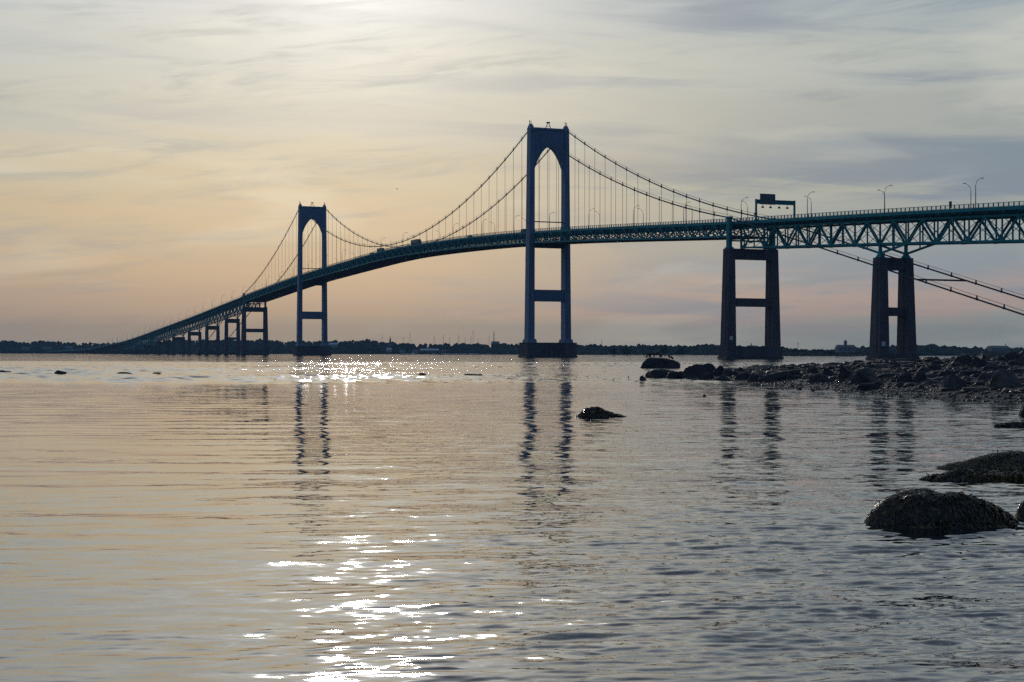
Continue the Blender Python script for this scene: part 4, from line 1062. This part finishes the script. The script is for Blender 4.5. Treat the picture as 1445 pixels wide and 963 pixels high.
boulder(211, 232, 525.5, 530, 'small dark rock awash, fourth along the line from the left edge', 'rock', .5, 8, .12, onwater=True)
boulder(588, 604, 526.5, 531.5, 'low dark rock awash right of the sun glitter', 'rock', .5, 8, .12, onwater=True)
boulder(650, 688, 527.5, 532, 'thin dark reef awash left of the near tower reflection', 'rock', .4, 8, .12, onwater=True)
brk = boulder(890, 961, 504.5, 520, 'dark rock off the spit with cormorants standing on it', 'rock', .55, 6, .12, onwater=True)

# smaller loose rocks and cobbles of the beach
v0, f0 = ICO1
def scatter(n, ymin, ymax, smin, smax, rmin, rmax, name, m, src, label, seed):
    r = np.random.default_rng(seed); vs_, fs_ = [], []; k = 0
    X_ = r.uniform(10, 48, n); Y_ = r.uniform(ymin, ymax, n); sd = sdist(X_, Y_); Z_ = ground(X_, Y_)
    ok = (sd > smin) & (sd < smax); X_, Y_, Z_ = X_[ok], Y_[ok], Z_[ok]
    v, f = src
    base_n = r.uniform(.72, 1.15, (40, len(v)))
    for x, y, z in zip(X_, Y_, Z_):
        rr = rmin * (rmax / rmin) ** (r.random() ** 1.6); a = r.uniform(0, 6.28); ca_, sa_ = math.cos(a), math.sin(a)
        q = v * base_n[r.integers(40)][:, None] * np.array([rr, rr * r.uniform(.55, .9), rr * r.uniform(.25, .5)])
        q = np.stack([q[:, 0] * ca_ - q[:, 1] * sa_, q[:, 0] * sa_ + q[:, 1] * ca_, q[:, 2]], 1) + np.array([x, y, z + rr * .12])
        vs_.append(q); fs_.append(f + k); k += len(v)
    o = mesh_np(name, np.vstack(vs_), np.vstack(fs_), m, False); tag(o, label, 'stones', None, 'stuff')
scatter(30000, 52, 150, -.6, 8, .06, .20, 'cobbles', 'pebble', ICO1, 'wet glistening cobbles between the boulders and the water', 3)
scatter(5200, 52, 158, 2.5, 30, .14, .5, 'loose_rocks', 'rock', ICO2, 'jumbled loose dark rocks among the boulders of the spit', 4)

# ------------------------------------------------------------------ seaweed-covered rocks
def weeds(o, V, f, n, L, wdt, seed, name='seaweed', lo=.0, wm='weed'):
    r = np.random.default_rng(seed)
    A = V[f[:, 0]]; Bv = V[f[:, 1]]; C = V[f[:, 2]]; nr = np.cross(Bv - A, C - A); ar = np.linalg.norm(nr, axis=1); nr = nr / (ar[:, None] + 1e-9)
    cen = (A + Bv + C) / 3
    cl_ = np.array([noise.noise(Vector(c_) * (.38 / L) + Vector((seed, 0, 0))) for c_ in cen])
    p = ar * (cen[:, 2] > lo) * (nr[:, 2] > -.3) * np.clip(.3 + 2.4 * cl_, .05, 1); p = p / p.sum()
    idx = r.choice(len(f), n, p=p); u1 = r.random((n, 1)); u2 = r.random((n, 1)) * (1 - u1)
    P = A[idx] + u1 * (Bv[idx] - A[idx]) + u2 * (C[idx] - A[idx]); Nn = nr[idx]
    dn = np.array([0, 0, -1.0]) - Nn * (-Nn[:, 2:3]); dn = dn / (np.linalg.norm(dn, axis=1)[:, None] + .05)
    jit = r.normal(0, .38, (n, 3)); jit -= Nn * (jit * Nn).sum(1)[:, None]; d = dn + jit; d /= np.linalg.norm(d, axis=1)[:, None]
    sd = np.cross(d, Nn); sd /= np.linalg.norm(sd, axis=1)[:, None] + 1e-6
    LL = r.uniform(.5, 1.3, (n, 1)) * L; W_ = r.uniform(.6, 1.4, (n, 1)) * wdt; lift = r.uniform(.1, .6, (n, 1)) * L * .25
    rows = []
    for t_, wq, hq in ((0, .45, .0), (.35, 1, 1.0), (.7, .9, .75), (1, .25, .15)):
        c = P + d * LL * t_ + Nn * (lift * hq + .004) + sd * (r.normal(0, .12, (n, 1)) * L * t_)
        rows += [c - sd * W_ * wq / 2, c + sd * W_ * wq / 2 + Nn * r.normal(0, .3, (n, 1)) * W_ * wq]
    VV = np.stack(rows, 1).reshape(-1, 3); k = np.arange(n)[:, None] * 8
    FF = np.vstack([k + np.array([[0, 1, 3, 2]]), k + np.array([[2, 3, 5, 4]]), k + np.array([[4, 5, 7, 6]])])
    w_ = mesh_np(name, VV, FF, wm); w_.parent = o; w_['kind'] = 'stuff'; return w_
def weed_rock(x0, x1, yt, yb, label, depth, n, L, wdt, seed, tier=0.0, slope=.0, peak=-.15, pw=3.0, rough=.05, wm='weed'):
    """low rock as a closed mound: one broad hump, falling to one side, with an optional lower shelf towards the water"""
    xc = (x0 + x1) / 2; P = at(xc, yb); wd = (x1 - x0) * P.y / F; dp = wd * depth; P = P + Vector((P.x / P.y * dp * .45, dp * .45, 0))
    H = CAMH + (hz(xc) - yt) * P.y / F + .10; r = np.random.default_rng(seed)
    na, nr_ = 120, 44; ph = r.uniform(0, 6.28, 5); pts = [(0.0, 0.0)]
    for i in range(1, nr_ + 1):
        for j in range(na):
            a = 2 * math.pi * j / na; q = (i / nr_) ** .75
            wob = 1 + (.05 * math.sin(3 * a + ph[0]) + .035 * math.sin(5 * a + ph[1]) + .02 * math.sin(11 * a + ph[2])) * q
            pts.append((q * wob * math.cos(a), q * wob * math.sin(a)))
    U_ = np.array(pts); u, v = U_[:, 0], U_[:, 1]; rho = np.minimum(np.hypot(u, v), 1.1)
    rm = np.hypot(u, (v - .12) / .84) if tier else rho
    z = (1 - np.clip(rm, 0, 1) ** pw) * (1 - slope * np.clip(u - peak, 0, 2) - .12 * np.clip(peak - u, 0, 2))
    if tier: z = np.maximum(z, tier * (1 - np.clip(rho, 0, 1) ** 5) * (1 - .25 * np.abs(u)))
    nz = np.array([noise.fractal(Vector((a * 1.7 + seed, b * 1.7, 0)), .8, 2.1, 5) for a, b in U_])
    z = z + rough * nz * (1 - rho ** 4).clip(0, 1); z = z / z.max() * H - .02 * (rho > .99)
    V = np.stack([u * wd / 2, v * dp / 2, z], 1)
    f = [[0, 1 + j, 1 + (j + 1) % na] for j in range(na)]
    for i in range(nr_ - 1):
        for j in range(na):
            a, b = 1 + i * na + j, 1 + i * na + (j + 1) % na; f += [[a, a + na, b + na], [a, b + na, b]]
    low = len(V); V = np.vstack([V, [[0, 0, -.25]]]); e = 1 + (nr_ - 1) * na
    f2 = f + [[e + (j + 1) % na, e + j, low] for j in range(na)]
    f = np.array(f); o = mesh_np('weedy_rock', V, np.array(f2), 'weedrock', True); o.location = (P.x, P.y, -.10)
    tag(o, label, 'rock', 'seaweed-covered rocks in the shallows')
    weeds(o, V, f, n, L, wdt, seed + 50, lo=.06, wm=wm); return o
weed_rock(1217, 1448, 693, 746, 'large humped rock draped in wet brown seaweed at lower right', .62, 15000, .11, .017, 21, tier=.42, slope=.42, peak=-.10, pw=6.0, rough=.13)
weed_rock(1300, 1590, 638, 664, 'broad weedy rock cut by the right edge above the humped one', .40, 9000, .11, .026, 22, tier=.22, pw=1.5, rough=.14, wm='goldweed')
weed_rock(1290, 1480, 661, 679, 'flat mat of golden-brown seaweed just above the waterline at the right edge', .30, 7500, .13, .030, 23, pw=3.0, rough=.35, wm='goldweed')
weed_rock(1433, 1475, 702, 733, 'small weedy rock at the right edge beside the humped one', .8, 1800, .10, .022, 24)
weed_rock(806, 893, 574, 588.5, 'isolated weedy rock in open water right of the near tower reflection', .55, 3000, .12, .04, 25, slope=.62, peak=-.35, pw=2.0, rough=.2)
weed_rock(1397, 1465, 595.5, 602.5, 'thin weedy reef at the right edge below the cobbles', .4, 1800, .14, .05, 26, rough=.2)

# ------------------------------------------------------------------ birds
def cormorant(P, face, hgt, label, wings=False, lean=.0):
    r = empty('cormorant', P, face); tag(r, label, 'cormorant', 'cormorants on the rock off the spit'); k = hgt / .75
    b = MB(); q = [(-.30, 0, .10, .02), (-.20, 0, .17, .06), (-.06, 0, .27, .11), (.03, 0, .40, .12), (.09, 0, .50, .085), (.11, 0, .57, .045), (.10, 0, .64, .036), (.13, 0, .70, .042), (.18, 0, .72, .038), (.23, 0, .715, .018)]
    b.tube([(x * k, y * k, z * k) for x, y, z, _ in q], [a[3] * k for a in q], 8); b.build('body', 'feather', r, smooth=True)
    b = MB(); b.tube([(.22 * k, 0, .715 * k), (.33 * k, 0, .70 * k)], [.016 * k, .006 * k], 5); b.build('beak', 'beak', r)
    for s_ in (-1, 1):
        b = MB(); b.tube([(0, s_ * .05 * k, .26 * k), (.01, s_ * .06 * k, .0)], .018 * k, 4); b.box((.05 * k, s_ * .06 * k, .01), (.14 * k, .07 * k, .02)); b.build('leg', 'feather', r)
        b = MB()
        if wings:
            pts_ = [(.02, .08, .50), (.04, .35, .60), (.0, .62, .50), (-.10, .60, .32), (-.10, .35, .30), (-.06, .10, .28)]
            for dx_ in (-.012, .012): b.v += [((x + dx_) * k, s_ * y * k, z * k) for x, y, z in pts_]
            b.f += [tuple(range(6)), tuple(range(11, 5, -1))] + [(i, (i + 1) % 6, 6 + (i + 1) % 6, 6 + i) for i in range(6)]
        else:
            b.tube([(.04 * k, s_ * .10 * k, .46 * k), (-.05 * k, s_ * .115 * k, .32 * k), (-.22 * k, s_ * .05 * k, .14 * k)], [.03 * k, .055 * k, .012 * k], 6)
        b.build('wing', 'feather', r)
bv = np.array([tuple(v.co) for v in brk.data.vertices])
def on_rock(px):
    d = brk.location.y; x = (px - 722.5) / F * d - brk.location.x
    c_, s_ = math.cos(-brk.rotation_euler.z), math.sin(-brk.rotation_euler.z)
    near = bv[(np.abs(bv[:, 0] - x) < .25) & (bv[:, 2] > 0)]; q_ = near[near[:, 2].argmax()]
    return brk.matrix_basis @ Vector(q_)
for a in ((910.5, 508.5, .3, .85, 'cormorant standing on the left shoulder of the rock, leftmost of the flock', False), (915, 507, 3.3, .8, 'hunched cormorant second from the left on the rock', False),
          (919.5, 505.6, .6, 1.0, 'tall cormorant left of the spread-winged one on the rock top', False), (924, 505.2, 1.6, 1.0, 'cormorant holding its wings spread on the rock top', True),
          (930.5, 505.4, 3.0, .9, 'cormorant right of the spread-winged one on the rock', False), (935, 505.8, .2, .8, 'small upright cormorant at the centre right of the rock', False),
          (944, 507.5, 2.8, .95, 'lone cormorant on the right slope of the rock', False), (950, 509.5, 3.4, .85, 'cormorant on the right end of the rock, rightmost of the flock', False)):
    P = on_rock(a[0]); cormorant(P - Vector((0, 0, .04)), a[2], a[3], a[4], a[5])
gp = Vector(((560 - 722.5) / F * 500, 500, CAMH + (hz(560) - 267) * 500 / F)); gl = empty('gull', gp, .6); tag(gl, 'lone gull flying in the pale sky left of the near tower', 'gull')
b = MB(); b.tube([(-.28, 0, 0), (-.1, 0, .02), (.1, 0, .03), (.24, 0, .04), (.32, 0, .03)], [.02, .07, .08, .045, .01], 7); b.build('body', 'wall2', gl, smooth=True)
for s_ in (-1, 1):
    b = MB(); b.v = [(.08, s_ * .05, .05), (.10, s_ * .4, .22), (-.05, s_ * .75, .12), (-.12, s_ * .38, .18), (-.1, s_ * .05, .05)]; n0 = 5; b.v += [(x, y, z + .015) for x, y, z in b.v]
    b.f = [(0, 1, 2, 3, 4), (9, 8, 7, 6, 5)] + [(i, (i + 1) % 5, 5 + (i + 1) % 5, 5 + i) for i in range(5)]; b.build('wing', 'wall2', gl)

# ------------------------------------------------------------------ haze
hm = bpy.data.materials.new('haze'); hm.use_nodes = True; q = NT(hm.node_tree); q.n.clear()
pv = q.new('ShaderNodeVolumePrincipled'); pv.inputs['Color'].default_value = (0.32, 0.62, 0.95, 1); pv.inputs['Density'].default_value = 0.00008; pv.inputs['Anisotropy'].default_value = 0.0
ho = q.new('ShaderNodeOutputMaterial'); q.l.new(pv.outputs[0], ho.inputs['Volume'])
M['haze'] = hm
b = MB(); b.box((0, 3600, 64.0), (14200, 8000, 134.0)); hzo = b.build('haze', 'haze'); hzo['kind'] = 'stuff'
